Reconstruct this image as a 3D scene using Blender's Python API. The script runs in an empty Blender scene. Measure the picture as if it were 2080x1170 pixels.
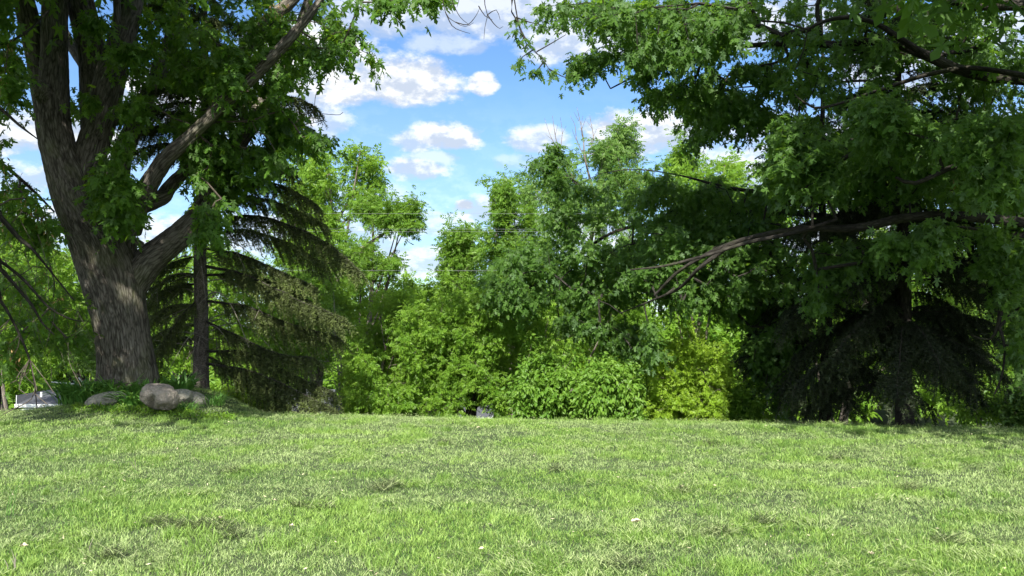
import bpy, math, random
import numpy as np
from math import radians, sin, cos, pi, atan2, sqrt

SC = bpy.context.scene
# ------------------------------------------------------------------ camera
W0, H0 = 2080.0, 1170.0
HFOV = radians(65.0)
FPX = W0 / 2 / math.tan(HFOV / 2)
HORIZON = 650.0
PITCH = math.atan((HORIZON - H0 / 2) / FPX)
CAMZ = 1.5
cam_d = bpy.data.cameras.new('camera')
cam = bpy.data.objects.new('camera', cam_d)
SC.collection.objects.link(cam)
cam.location = (0, 0, CAMZ)
cam.rotation_euler = (radians(90) + PITCH, 0, 0)
cam_d.sensor_width = 36.0
cam_d.angle = HFOV
cam_d.clip_start = 0.05
cam_d.clip_end = 3000
SC.camera = cam
CP, SP = cos(PITCH), sin(PITCH)

def P(px, py, Y):
    """photo pixel at ground distance Y (metres along +Y) -> world point"""
    u = (px - W0 / 2) / FPX
    v = -(py - H0 / 2) / FPX
    dy = CP - v * SP
    dz = SP + v * CP
    return np.array((u / dy * Y, Y, CAMZ + dz / dy * Y))

def proj(p):
    p = np.atleast_2d(p)
    x, y, z = p[:, 0], p[:, 1], p[:, 2] - CAMZ
    d = y * CP + z * SP
    d = np.where(d < 0.05, 0.05, d)
    v = (-y * SP + z * CP) / d
    return np.stack([x / d * FPX + W0 / 2, H0 / 2 - v * FPX], 1)

# ------------------------------------------------------------------ sun, sky, exposure
SUN_EL = radians(39)
SX, SY = -0.12, -1.0           # horizontal direction towards the sun: behind and left
sun_d = bpy.data.lights.new('sun', 'SUN')
sun_d.energy = 4.4
sun_d.angle = radians(0.6)
sun_d.color = (1.0, 0.94, 0.82)
sun = bpy.data.objects.new('sun', sun_d)
SC.collection.objects.link(sun)
_n = sqrt(SX * SX + SY * SY)
_s = (SX / _n * cos(SUN_EL), SY / _n * cos(SUN_EL), sin(SUN_EL))
sun.rotation_euler = (pi / 2 - SUN_EL, 0, atan2(_s[0], -_s[1]))
SC.view_settings.view_transform = 'Standard'
SC.view_settings.look = 'None'
SC.view_settings.gamma = 1
SC.view_settings.exposure = 1.6
SC.cycles.max_bounces = 7
SC.cycles.diffuse_bounces = 4
SC.cycles.transmission_bounces = 4
SC.cycles.transparent_max_bounces = 4
SC.cycles.glossy_bounces = 1
SC.cycles.caustics_reflective = False
SC.cycles.caustics_refractive = False
SC.cycles.use_denoising = True
SC.cycles.denoiser = 'OPENIMAGEDENOISE'
SC.cycles.denoising_input_passes = 'RGB_ALBEDO_NORMAL'

class Nd:
    """tiny node-graph helper"""
    def __init__(s, tree):
        s.t = tree; s.n = tree.nodes; s.l = tree.links
    def new(s, typ, **kw):
        n = s.n.new(typ)
        for k, v in kw.items(): setattr(n, k, v)
        return n
    def put(s, sock, v):
        if v is None: return
        if isinstance(v, bpy.types.NodeSocket): s.l.new(v, sock)
        else: sock.default_value = v
    def m(s, op, a, b=None, c=None, clamp=False):
        n = s.n.new('ShaderNodeMath'); n.operation = op; n.use_clamp = clamp
        s.put(n.inputs[0], a); s.put(n.inputs[1], b); s.put(n.inputs[2], c)
        return n.outputs[0]
    def mix(s, f, a, b):
        n = s.n.new('ShaderNodeMix'); n.data_type = 'RGBA'
        s.put(n.inputs[0], f); s.put(n.inputs[6], a); s.put(n.inputs[7], b)
        return n.outputs[2]
    def rng(s, v, a, b, c=0.0, d=1.0, smooth=False):
        n = s.n.new('ShaderNodeMapRange')
        if smooth: n.interpolation_type = 'SMOOTHSTEP'
        s.put(n.inputs[0], v)
        for i, q in enumerate((a, b, c, d)): n.inputs[i + 1].default_value = q
        return n.outputs[0]
    def noise(s, vec, scale, detail=4, rough=0.5, out=0, dist=0.0):
        n = s.n.new('ShaderNodeTexNoise')
        s.put(n.inputs['Vector'], vec)
        n.inputs['Scale'].default_value = scale
        n.inputs['Detail'].default_value = detail
        n.inputs['Roughness'].default_value = rough
        n.inputs['Distortion'].default_value = dist
        return n.outputs[out]
    def vm(s, op, a, b=None):
        n = s.n.new('ShaderNodeVectorMath'); n.operation = op
        s.put(n.inputs[0], a); s.put(n.inputs[1], b)
        return n.outputs[0]
    def attr(s, name, out='Fac'):
        n = s.n.new('ShaderNodeAttribute'); n.attribute_name = name
        return n.outputs[out]

def c4(r, g, b): return (r, g, b, 1.0)

world = bpy.data.worlds.new("World")
SC.world = world
world.use_nodes = True
world.node_tree.nodes.clear()
w = Nd(world.node_tree)
sky = w.new('ShaderNodeTexSky', sky_type='NISHITA')
sky.sun_disc = False
sky.sun_elevation = SUN_EL
sky.sun_rotation = atan2(SX, SY)
sky.altitude = 200
sky.air_density = 1.0
sky.dust_density = 0.6
sky.ozone_density = 1.6
tc = w.new('ShaderNodeTexCoord')
dirv = tc.outputs['Generated']
sep = w.new('ShaderNodeSeparateXYZ'); w.l.new(dirv, sep.inputs[0])
az = w.m('ARCTAN2', sep.outputs[0], sep.outputs[1])
el = w.m('ARCSINE', sep.outputs[2])
def azel(px, py):
    p = P(px, py, 1.0) - np.array((0, 0, CAMZ))
    return atan2(p[0], p[1]), atan2(p[2], sqrt(p[0] ** 2 + p[1] ** 2))
# billowing edges: noise on the sky direction
nz = w.vm('MULTIPLY', dirv, (1.0, 1.0, 1.7))
nA = w.noise(nz, 15.0, 7, 0.6)
nB = w.noise(nz, 48.0, 6, 0.62)
nC = w.noise(w.vm('ADD', nz, (0.006, 0.002, 0.018)), 15.0, 7, 0.6)
# cumulus banks: photo-frame px centre, half width, half height up, half height down, opacity
CLOUDS = [(690, 150, 115, 95, 70, 1.0), (800, 165, 150, 62, 48, 1.0), (868, 150, 56, 38, 48, 1.0), (610, 120, 130, 80, 110, 1.0),
          (982, 170, 34, 24, 22, .95), (905, 282, 85, 38, 30, .95), (845, 290, 60, 30, 26, .75), (838, 340, 92, 26, 30, .85), (880, 320, 80, 20, 26, .55),
          (1000, 25, 330, 75, 62, .72), (900, 85, 100, 30, 26, .45), (1180, 70, 150, 30, 60, .8), (960, 95, 40, 20, 18, .5), (760, 40, 120, 60, 40, .7),
          (1240, 265, 85, 50, 62, .95), (1330, 262, 110, 52, 70, .95), (1100, 285, 82, 32, 34, .8), (1080, 330, 90, 24, 24, .4), (1480, 270, 60, 30, 40, .45),
          (945, 417, 28, 15, 20, 1.0), (1010, 430, 120, 36, 34, .75), (1075, 405, 45, 22, 22, .9), (900, 455, 130, 30, 30, .6), (840, 530, 190, 40, 40, .75),
          (760, 425, 130, 60, 60, .5), (1150, 480, 240, 50, 50, .8), (90, 265, 190, 42, 60, .95), (60, 360, 110, 36, 40, .75), (430, 210, 210, 70, 90, .95), (600, 240, 120, 60, 44, .7),
          (1700, 330, 330, 120, 150, .8), (1950, 120, 230, 80, 90, .7), (1500, 60, 260, 60, 40, .8), (600, 480, 260, 60, 60, .7), (200, 470, 260, 50, 60, .8), (1600, 500, 400, 60, 60, .8)]
dens = None; hgt = None
ns = w.m('ADD', w.m('MULTIPLY', w.m('SUBTRACT', nA, 0.5), 2.4), w.m('MULTIPLY', w.m('SUBTRACT', nB, 0.5), 1.15))
for (cx, cy, hw, up, dn, op) in CLOUDS:
    a0, e0 = azel(cx, cy)
    sa = hw / FPX; su = up / FPX; sd = dn / FPX
    du = w.m('DIVIDE', w.m('SUBTRACT', az, a0), sa)
    dv = w.m('SUBTRACT', el, e0)
    dvu = w.m('DIVIDE', w.m('MAXIMUM', dv, 0.0), su)
    dvd = w.m('DIVIDE', w.m('MINIMUM', dv, 0.0), sd)
    dvn = w.m('ADD', dvu, dvd)
    r2 = w.m('ADD', w.m('MULTIPLY', du, du), w.m('MULTIPLY', dvn, dvn))
    g = w.m('ADD', w.m('SUBTRACT', 1.0, r2), ns)
    g = w.m('MULTIPLY', w.rng(g, -0.1, 0.75, smooth=True), op)
    h = w.m('MULTIPLY', g, dvn)
    if dens is None: dens, hgt, tot = g, h, g
    else:
        dens = w.m('MAXIMUM', dens, g); hgt = w.m('ADD', hgt, h); tot = w.m('ADD', tot, g)
hgt = w.m('DIVIDE', hgt, w.m('ADD', tot, 0.05))
# unseen clouds over the rest of the dome, thickened and brightened as fill light
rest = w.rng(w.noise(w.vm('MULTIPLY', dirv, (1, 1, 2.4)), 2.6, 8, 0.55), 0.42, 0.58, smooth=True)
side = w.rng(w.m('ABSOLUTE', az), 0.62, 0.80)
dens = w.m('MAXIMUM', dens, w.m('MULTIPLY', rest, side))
# thin veil low over the horizon
veil = w.m('MULTIPLY', w.rng(el, 0.30, 0.0), w.rng(w.noise(w.vm('MULTIPLY', dirv, (1, 1, 4)), 3.0, 6, 0.6), 0.3, 0.7, 0.15, 0.6))
dens = w.m('MAXIMUM', dens, veil)
relief = w.m('MULTIPLY', w.m('SUBTRACT', nA, nC), 5.0)
lit = w.m('ADD', w.m('MULTIPLY', hgt, 0.42), w.m('ADD', relief, w.m('MULTIPLY', w.m('SUBTRACT', nB, 0.5), 0.9)))
lit = w.rng(lit, -0.36, 0.46, smooth=True)
ccol = w.mix(lit, c4(3.6, 4.1, 4.95), c4(6.4, 6.5, 6.6))
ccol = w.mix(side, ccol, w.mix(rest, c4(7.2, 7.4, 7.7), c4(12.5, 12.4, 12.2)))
skyc = w.vm('MULTIPLY', sky.outputs[0], (0.69, 0.91, 1.13))
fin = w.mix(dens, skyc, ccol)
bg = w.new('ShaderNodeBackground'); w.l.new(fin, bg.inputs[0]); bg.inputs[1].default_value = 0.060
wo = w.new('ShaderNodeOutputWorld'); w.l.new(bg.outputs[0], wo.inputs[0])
world.cycles.sampling_method = 'MANUAL'
world.cycles.sample_map_resolution = 256

# ------------------------------------------------------------------ numpy noise
_rs = np.random.RandomState(5)
_T = _rs.rand(65536)
def vnoise(p, seed=0):
    p = np.asarray(p, float)
    i = np.floor(p).astype(np.int64); f = p - i; f = f * f * (3 - 2 * f)
    out = 0
    for dx in (0, 1):
        for dy in (0, 1):
            for dz in (0, 1):
                h = ((i[:, 0] + dx) * 73856093) ^ ((i[:, 1] + dy) * 19349663) ^ ((i[:, 2] + dz) * 83492791) ^ (seed * 9176263)
                v = _T[(h ^ (h >> 13)) & 65535]
                out = out + v * (f[:, 0] if dx else 1 - f[:, 0]) * (f[:, 1] if dy else 1 - f[:, 1]) * (f[:, 2] if dz else 1 - f[:, 2])
    return out
def fbm(p, seed=0, oct=4):
    s = 0; a = 0.5; t = 0
    p = np.asarray(p, float)
    for k in range(oct):
        s = s + a * vnoise(p * (2 ** k) + 13.7 * k, seed + k); t += a; a *= 0.5
    return s / t
def nrm(v):
    return v / np.maximum(np.linalg.norm(v, axis=-1, keepdims=True), 1e-9)

# ------------------------------------------------------------------ ground shape
def sstep(a, b, x):
    t = np.clip((x - a) / (b - a), 0, 1); return t * t * (3 - 2 * t)
def ground(x, y):
    x = np.asarray(x, float); y = np.asarray(y, float)
    y0 = 11.4 - 0.14 * x - 0.004 * x * x
    y0 = np.clip(y0, 8.0, 14.0)
    d = np.maximum(y - y0, 0)
    z = np.where(d < 4.0, -0.04 * d * d, -0.64 - 0.32 * (d - 4.0))
    z = np.where(z < -6.5, -8.0 + 1.5 * np.exp((z + 6.5) / 1.5), z)
    mx = (x + 6.2) / 1.45; my = (y - 14.2) / 2.4
    m = np.exp(-(mx * mx + my * my) ** 1.4)
    z = z * (1 - m) + 0.28 * m
    z = z + 0.035 * np.sin(x * 0.9 + 1.0) * np.sin(y * 0.8) * np.clip(y / 8, 0, 1) * 0.5
    z = z + 0.008 * x * np.clip((x - 2) / 6, -1, 0) * 0
    return z
def gz(x, y): return float(ground(np.array([x]), np.array([y]))[0])

# ------------------------------------------------------------------ mesh collector
class MB:
    def __init__(s):
        s.v = []; s.f = []; s.a = {}; s.n = 0
    def add(s, v, f, **attrs):
        v = np.asarray(v, float).reshape(-1, 3)
        f = np.asarray(f, np.int64)
        s.v.append(v); s.f.append(f + s.n)
        for k in set(list(attrs) + list(s.a)):
            arr = attrs.get(k)
            if k not in s.a: s.a[k] = [np.zeros((s.n,) + (() if np.ndim(arr) <= 1 else (3,)))] if s.n else []
            if arr is None: arr = np.zeros((len(v), 3)) if (s.a[k] and s.a[k][0].ndim == 2) else np.zeros(len(v))
            if np.ndim(arr) == 0: arr = np.full(len(v), arr)
            s.a[k].append(np.asarray(arr, float))
        s.n += len(v)
    def build(s, name, mat, parent=None, smooth=False, origin=None):
        if not s.v: return None
        v = np.concatenate(s.v)
        o = np.zeros(3)
        if parent is not None: o = np.array(parent.location) if parent.parent is None else np.array(parent.parent.location)
        elif origin is not None: o = np.array(origin, float)
        me = bpy.data.meshes.new(name)
        me.vertices.add(len(v)); me.vertices.foreach_set('co', (v - o).ravel())
        loops = np.concatenate([f.ravel() for f in s.f])
        tot = np.concatenate([np.full(len(f), f.shape[1]) for f in s.f])
        st = np.concatenate([[0], np.cumsum(tot)[:-1]])
        me.loops.add(len(loops)); me.loops.foreach_set('vertex_index', loops)
        me.polygons.add(len(tot)); me.polygons.foreach_set('loop_start', st)
        me.polygons.foreach_set('use_smooth', np.full(len(tot), smooth))
        for k, arrs in s.a.items():
            a = np.concatenate(arrs)
            if a.ndim == 2:
                at = me.attributes.new(k, 'FLOAT_VECTOR', 'POINT'); at.data.foreach_set('vector', a.ravel())
            else:
                at = me.attributes.new(k, 'FLOAT', 'POINT'); at.data.foreach_set('value', a)
        me.update(calc_edges=True)
        me.materials.append(mat)
        ob = bpy.data.objects.new(name, me)
        SC.collection.objects.link(ob)
        if parent is not None:
            ob.parent = parent
        elif origin is not None:
            ob.location = origin
        return ob

def crown_build(name, pairs, parent):
    """leaves and the fine wood that carries them: one part, one material each"""
    big = MB(); mi = []; mats = []
    for mb, mat in pairs:
        if not mb.v: continue
        nf = sum(len(f) for f in mb.f)
        v = np.concatenate(mb.v)
        at = {k: np.concatenate(a) for k, a in mb.a.items()}
        big.add(v, mb.f[0], **at)
        for f in mb.f[1:]: big.f.append(f + (big.n - len(v)))
        mi.append(np.full(nf, len(mats))); mats.append(mat)
    o = big.build(name, mats[0], parent)
    for m in mats[1:]: o.data.materials.append(m)
    o.data.polygons.foreach_set('material_index', np.concatenate(mi).astype(np.int32))
    return o

def tag(o, label=None, cat=None, group=None, kind=None):
    if label: o['label'] = label
    if cat: o['category'] = cat
    if group: o['group'] = group
    if kind: o['kind'] = kind
    return o
def thing(name, loc, label, cat, group=None):
    o = bpy.data.objects.new(name, None)
    SC.collection.objects.link(o)
    o.location = tuple(float(c) for c in loc)
    o.empty_display_size = 0.3
    return tag(o, label, cat, group)

# ------------------------------------------------------------------ materials
def mat_new(name):
    m = bpy.data.materials.new(name); m.use_nodes = True
    m.node_tree.nodes.clear()
    n = Nd(m.node_tree)
    out = n.new('ShaderNodeOutputMaterial')
    return m, n, out
def leaf_mat(name, a, b, back=None, trans=(0.25, 0.42, 0.05), tw=0.4, rough=0.5, spec=0.35):
    m, n, out = mat_new(name)
    r = n.attr('rnd')
    col = n.mix(r, c4(*a), c4(*b))
    geo = n.new('ShaderNodeNewGeometry')
    if back:
        col = n.mix(geo.outputs['Backfacing'], col, c4(*back))
    p = n.new('ShaderNodeBsdfPrincipled')
    n.put(p.inputs['Base Color'], col)
    p.inputs['Roughness'].default_value = rough
    p.inputs['Specular IOR Level'].default_value = spec
    t = n.new('ShaderNodeBsdfTranslucent')
    tcol = n.mix(r, c4(*(x * 0.75 for x in trans)), c4(*trans))
    n.put(t.inputs[0], tcol)
    mx = n.new('ShaderNodeMixShader'); mx.inputs[0].default_value = tw
    n.l.new(p.outputs[0], mx.inputs[1]); n.l.new(t.outputs[0], mx.inputs[2])
    n.l.new(mx.outputs[0], out.inputs[0])
    return m
def bark_mat(name, dark, mid, light, moss=0.25, scale=(26, 26, 4.0), bump=0.6, mosscol=(0.10, 0.12, 0.045)):
    m, n, out = mat_new(name)
    k = n.attr('bk', 'Vector')
    v = n.vm('MULTIPLY', k, scale)
    warp = n.noise(n.vm('MULTIPLY', k, (5, 5, 2.0)), 1.0, 3, 0.5, out=1)
    v = n.vm('ADD', v, n.vm('MULTIPLY', n.vm('SUBTRACT', warp, (0.5, 0.5, 0.5)), (3.2, 3.2, 2.0)))
    vo = n.new('ShaderNodeTexVoronoi'); vo.feature = 'DISTANCE_TO_EDGE'; n.l.new(v, vo.inputs['Vector']); vo.inputs['Scale'].default_value = 1.0
    edge = n.rng(vo.outputs['Distance'], 0.0, 0.32)
    fine = n.noise(n.vm('MULTIPLY', k, (90, 90, 22)), 1.0, 5, 0.65)
    big = n.noise(n.vm('MULTIPLY', k, (3, 3, 1.4)), 1.0, 4, 0.5)
    cav = n.attr('cav')
    hgt_ = n.m('MULTIPLY', n.m('ADD', n.m('MULTIPLY', edge, 0.65), n.m('MULTIPLY', fine, 0.6)), cav)
    col = n.mix(n.rng(hgt_, 0.12, 0.5), c4(*dark), c4(*mid))
    col = n.mix(n.m('MULTIPLY', n.rng(hgt_, 0.5, 0.95), n.rng(big, 0.35, 0.7)), col, c4(*light))
    ms = n.m('MULTIPLY', n.rng(n.noise(n.vm('MULTIPLY', k, (2.2, 2.2, 1.5)), 1.0, 5, 0.65), 0.50, 0.68), moss)
    col = n.mix(ms, col, c4(*mosscol))
    p = n.new('ShaderNodeBsdfPrincipled'); n.put(p.inputs['Base Color'], col); p.inputs['Roughness'].default_value = 0.9
    p.inputs['Specular IOR Level'].default_value = 0.15
    b = n.new('ShaderNodeBump'); b.inputs['Strength'].default_value = bump; b.inputs['Distance'].default_value = 0.02
    n.l.new(hgt_, b.inputs['Height']); n.l.new(b.outputs[0], p.inputs['Normal'])
    n.l.new(p.outputs[0], out.inputs[0])
    return m
def plain_mat(name, a, b, scale=8.0, rough=0.85, bump=0.2, coord='Object', stretch=(1, 1, 1)):
    m, n, out = mat_new(name)
    t = n.new('ShaderNodeTexCoord')
    f = n.noise(n.vm('MULTIPLY', t.outputs[coord], stretch), scale, 6, 0.6)
    col = n.mix(n.rng(f, 0.3, 0.7), c4(*a), c4(*b))
    p = n.new('ShaderNodeBsdfPrincipled'); n.put(p.inputs['Base Color'], col); p.inputs['Roughness'].default_value = rough
    p.inputs['Specular IOR Level'].default_value = 0.25
    if bump:
        bn = n.new('ShaderNodeBump'); bn.inputs['Strength'].default_value = bump; bn.inputs['Distance'].default_value = 0.02
        n.l.new(f, bn.inputs['Height']); n.l.new(bn.outputs[0], p.inputs['Normal'])
    n.l.new(p.outputs[0], out.inputs[0])
    return m

M = {}
M['maple'] = leaf_mat('silver_maple_leaf', (0.028, 0.074, 0.009), (0.068, 0.150, 0.018), back=(0.070, 0.125, 0.040), trans=(0.24, 0.44, 0.02), tw=0.42, rough=0.5, spec=0.22)
M['maple_b'] = leaf_mat('silver_maple_leaf_cool', (0.030, 0.074, 0.012), (0.074, 0.148, 0.028), back=(0.095, 0.165, 0.072), trans=(0.23, 0.43, 0.03), tw=0.42, rough=0.5, spec=0.22)
M['samara'] = leaf_mat('dry_maple_key', (0.20, 0.12, 0.05), (0.36, 0.25, 0.10), trans=(0.4, 0.3, 0.1), tw=0.3)
M['lime'] = leaf_mat('lime_leaf', (0.074, 0.180, 0.016), (0.170, 0.290, 0.034), trans=(0.38, 0.58, 0.045), tw=0.42)
M['lime_y'] = leaf_mat('yellow_lime_leaf', (0.125, 0.240, 0.016), (0.245, 0.370, 0.036), trans=(0.50, 0.68, 0.05), tw=0.42)
M['fresh'] = leaf_mat('fresh_green_leaf', (0.055, 0.145, 0.014), (0.135, 0.245, 0.032), trans=(0.32, 0.50, 0.04), tw=0.40)
M['ash'] = leaf_mat('airy_green_leaf', (0.060, 0.150, 0.026), (0.150, 0.250, 0.060), trans=(0.28, 0.45, 0.08), tw=0.42)
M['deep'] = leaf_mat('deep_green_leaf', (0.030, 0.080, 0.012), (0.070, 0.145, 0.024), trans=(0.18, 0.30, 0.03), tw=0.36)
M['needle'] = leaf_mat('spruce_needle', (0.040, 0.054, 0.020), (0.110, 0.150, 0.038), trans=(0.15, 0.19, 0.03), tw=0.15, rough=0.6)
M['needle_d'] = leaf_mat('shaded_spruce_needle', (0.011, 0.020, 0.009), (0.034, 0.052, 0.016), trans=(0.06, 0.09, 0.02), tw=0.12, rough=0.6)  # darker needle copy: shade under the maple put into the colour
M['strap'] = leaf_mat('daylily_leaf', (0.050, 0.150, 0.026), (0.125, 0.270, 0.055), trans=(0.26, 0.50, 0.08), tw=0.3, rough=0.4)
M['bark'] = bark_mat('maple_bark', (0.030, 0.026, 0.022), (0.118, 0.107, 0.094), (0.235, 0.220, 0.198), moss=0.38)
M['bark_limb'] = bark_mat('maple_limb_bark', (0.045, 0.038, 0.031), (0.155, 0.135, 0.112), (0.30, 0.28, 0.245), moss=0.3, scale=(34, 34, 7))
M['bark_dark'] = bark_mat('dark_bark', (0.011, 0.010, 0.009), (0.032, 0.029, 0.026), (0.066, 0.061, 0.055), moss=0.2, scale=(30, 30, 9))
M['bark_spruce'] = bark_mat('spruce_bark', (0.034, 0.030, 0.026), (0.105, 0.094, 0.084), (0.20, 0.188, 0.172), moss=0.35, scale=(34, 34, 24))
M['bark_grey'] = bark_mat('grey_bark', (0.06, 0.052, 0.045), (0.17, 0.15, 0.13), (0.29, 0.27, 0.25), moss=0.15, scale=(24, 24, 6))
M['twig'] = plain_mat('twig_bark', (0.040, 0.032, 0.026), (0.095, 0.080, 0.066), 12, 0.85, 0)
M['twig_dead'] = plain_mat('dead_twig_bark', (0.10, 0.088, 0.074), (0.23, 0.21, 0.185), 12, 0.85, 0)
M['twig_red'] = plain_mat('reddish_twig_bark', (0.11, 0.085, 0.075), (0.20, 0.165, 0.145), 12, 0.85, 0)

# ------------------------------------------------------------------ tubes
def frames(pts):
    t = np.gradient(pts, axis=0); t = nrm(t)
    ref = np.array((0.0, 0.0, 1.0)) if abs(nrm(pts[-1] - pts[0])[2]) < 0.8 else np.array((0.0, -1.0, 0.0))
    if abs(np.dot(nrm(pts[-1] - pts[0]), ref)) > 0.95: ref = np.array((1.0, 0, 0))
    a = nrm(np.cross(t, ref)); b = np.cross(t, a)
    return t, a, b
def tube(mb, pts, rad, sides=5, cap=False, rnd=0.5):
    pts = np.asarray(pts, float); n = len(pts)
    rad = np.broadcast_to(np.asarray(rad, float), (n,))
    t, a, b = frames(pts)
    th = np.arange(sides) * 2 * pi / sides
    ring = a[:, None, :] * np.cos(th)[None, :, None] + b[:, None, :] * np.sin(th)[None, :, None]
    v = pts[:, None, :] + ring * rad[:, None, None]
    s = np.concatenate([[0], np.cumsum(np.linalg.norm(np.diff(pts, axis=0), axis=1))])
    bk = np.stack([np.cos(th)[None, :] * rad[:, None], np.sin(th)[None, :] * rad[:, None], np.repeat(s[:, None], sides, 1)], 2)
    i = np.arange(n - 1)[:, None]; j = np.arange(sides)[None, :]; j2 = (j + 1) % sides
    f = np.stack([i * sides + j, (i + 1) * sides + j, (i + 1) * sides + j2, i * sides + j2], 2).reshape(-1, 4)
    mb.add(v.reshape(-1, 3), f, bk=bk.reshape(-1, 3), cav=np.ones(n * sides), rnd=np.full(n * sides, rnd))
    if cap:
        for e in (0, n - 1):
            idx = np.arange(sides) + e * sides
            mb.f.append((idx if e else idx[::-1])[None, :] + (mb.n - n * sides))
def catmull(p, step):
    p = np.asarray(p, float)
    if len(p) == 2:
        k = max(2, int(np.linalg.norm(p[1, :3] - p[0, :3]) / step) + 1)
        return p[0] + (p[1] - p[0]) * np.linspace(0, 1, k)[:, None]
    q = np.vstack([2 * p[0] - p[1], p, 2 * p[-1] - p[-2]])
    out = []
    for i in range(1, len(q) - 2):
        k = max(1, int(round(np.linalg.norm(q[i + 1, :3] - q[i, :3]) / step)))
        t = (np.arange(k) / k)[:, None]
        out.append(0.5 * (2 * q[i] + (q[i + 1] - q[i - 1]) * t + (2 * q[i - 1] - 5 * q[i] + 4 * q[i + 1] - q[i + 2]) * t ** 2 + (-q[i - 1] + 3 * q[i] - 3 * q[i + 1] + q[i + 2]) * t ** 3))
    out.append(q[-2][None])
    return np.vstack(out)
def bark_tube(pr, sides=48, step=0.04, amp=0.012, seed=0, fx=24.0, fz=3.2, lobes=0.05, flare=None):
    """a limb with ridged bark: pr rows are x, y, z, radius"""
    c = catmull(pr, step); pts, rad = c[:, :3].copy(), c[:, 3].copy()
    n = len(pts)
    t, a, b = frames(pts)
    th = np.arange(sides) * 2 * pi / sides
    ct, st = np.cos(th)[None, :], np.sin(th)[None, :]
    s = np.concatenate([[0], np.cumsum(np.linalg.norm(np.diff(pts, axis=0), axis=1))])[:, None] + np.zeros((1, sides))
    R = rad[:, None] + np.zeros((1, sides))
    lo = vnoise(np.stack([ct * 1.6 + s * 0, st * 1.6 + s * 0, s * 0.9], 2).reshape(-1, 3) + 7 * seed, seed).reshape(n, sides) - 0.5
    R = R * (1 + lobes * 2 * lo)
    if flare is not None:
        fl, hh = flare
        R = R * (1 + fl * np.exp(-s / hh) * (0.35 + 1.3 * vnoise(np.stack([ct * 2.2 + s * 0, st * 2.2 + s * 0, s * 0.3], 2).reshape(-1, 3), seed + 3).reshape(n, sides)))
    bk = np.stack([ct * R, st * R, s], 2)
    q = bk.reshape(-1, 3).copy()
    wv = fbm(q * np.array((3, 3, 1.3)), seed + 11, 2) - 0.5
    q2 = q * np.array((fx, fx, fz)); q2[:, 2] += wv * 2.5; q2[:, 0] += wv * 2.0
    r1 = 1 - np.abs(2 * vnoise(q2, seed) - 1)          # ridge
    r2 = 1 - np.abs(2 * vnoise(q2 * np.array((1.9, 1.9, 2.4)) + 31, seed + 1) - 1)
    fine = vnoise(q * np.array((110, 110, 40)), seed + 2)
    crev = np.clip((r1 - 0.55) / 0.45, 0, 1) * 0.7 + np.clip((r2 - 0.6) / 0.4, 0, 1) * 0.4
    h = (-crev + 0.25 * fine).reshape(n, sides)
    R = R + amp * h
    v = pts[:, None, :] + (a[:, None, :] * ct[:, :, None] + b[:, None, :] * st[:, :, None]) * R[:, :, None]
    i = np.arange(n - 1)[:, None]; j = np.arange(sides)[None, :]; j2 = (j + 1) % sides
    f = np.stack([i * sides + j, (i + 1) * sides + j, (i + 1) * sides + j2, i * sides + j2], 2).reshape(-1, 4)
    mb = MB()
    mb.add(v.reshape(-1, 3), f, bk=bk.reshape(-1, 3), cav=np.clip(1.05 - 0.8 * crev, 0.15, 1.0))
    return mb

# ------------------------------------------------------------------ leaves
def tmpl(kind):
    if kind == 'maple':
        half = [(0.05, 0.02), (0.40, -0.04), (0.20, 0.20), (0.60, 0.46), (0.30, 0.50), (0.14, 0.44), (0.20, 0.72), (0.10, 0.80)]
        half = [(0.05, 0.0), (0.38, -0.05), (0.17, 0.19), (0.56, 0.50), (0.12, 0.42), (0.22, 0.74)]
        o = half + [(0.0, 1.0)] + [(-x, y) for x, y in half[::-1]]
        v = [(0, 0.28, 0.0)] + [(x, y, -0.45 * x * x - 0.16 * y * y + 0.05) for x, y in o]
        k = len(o)
        f = [(0, i + 1, i + 2) for i in range(k - 1)]
        return np.array(v), np.array(f)
    if kind == 'oval':
        v = [(0, 0, 0), (0.25, 0.42, 0.09), (0, 1.0, -0.1), (-0.25, 0.42, 0.09)]
        return np.array(v), np.array([(0, 1, 2), (0, 2, 3)])
    if kind == 'oval6':
        v = [(0, 0, 0), (0.20, 0.25, 0.07), (0.23, 0.58, 0.06), (0, 1.0, -0.14), (-0.23, 0.58, 0.06), (-0.20, 0.25, 0.07), (0, 0.42, 0.0)]
        return np.array(v), np.array([(6, 0, 1), (6, 1, 2), (6, 2, 3), (6, 3, 4), (6, 4, 5), (6, 5, 0)])
    if kind == 'ash':       # compound leaf, seven leaflets
        V = []; F = []
        for (y, s, ang, L) in ((0.25, 1, 60, .42), (0.25, -1, 60, .42), (0.5, 1, 52, .44), (0.5, -1, 52, .44), (0.72, 1, 35, .40), (0.72, -1, 35, .40), (0.78, 0, 0, .46)):
            a = radians(ang) * s
            d = np.array((sin(a), cos(a))); q = np.array((d[1], -d[0]))
            b = len(V); z = -0.12 * y
            for (l, wd, zz) in ((0, 0, 0), (.45, .19, .03), (1, 0, -.12), (.45, -.19, .03)):
                p = np.array((0, y)) + d * l * L + q * wd * L
                V.append((p[0], p[1], z + zz))
            F += [(b, b + 1, b + 2), (b, b + 2, b + 3)]
        return np.array(V), np.array(F)
    if kind == 'key':
        v = [(0, 0, 0), (0.16, 0.5, 0), (0.05, 1, 0.05), (-0.12, 0.5, 0.03)]
        return np.array(v), np.array([(0, 1, 2), (0, 2, 3)])
TM = {k: tmpl(k) for k in ('maple', 'oval', 'oval6', 'ash', 'key')}
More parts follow.
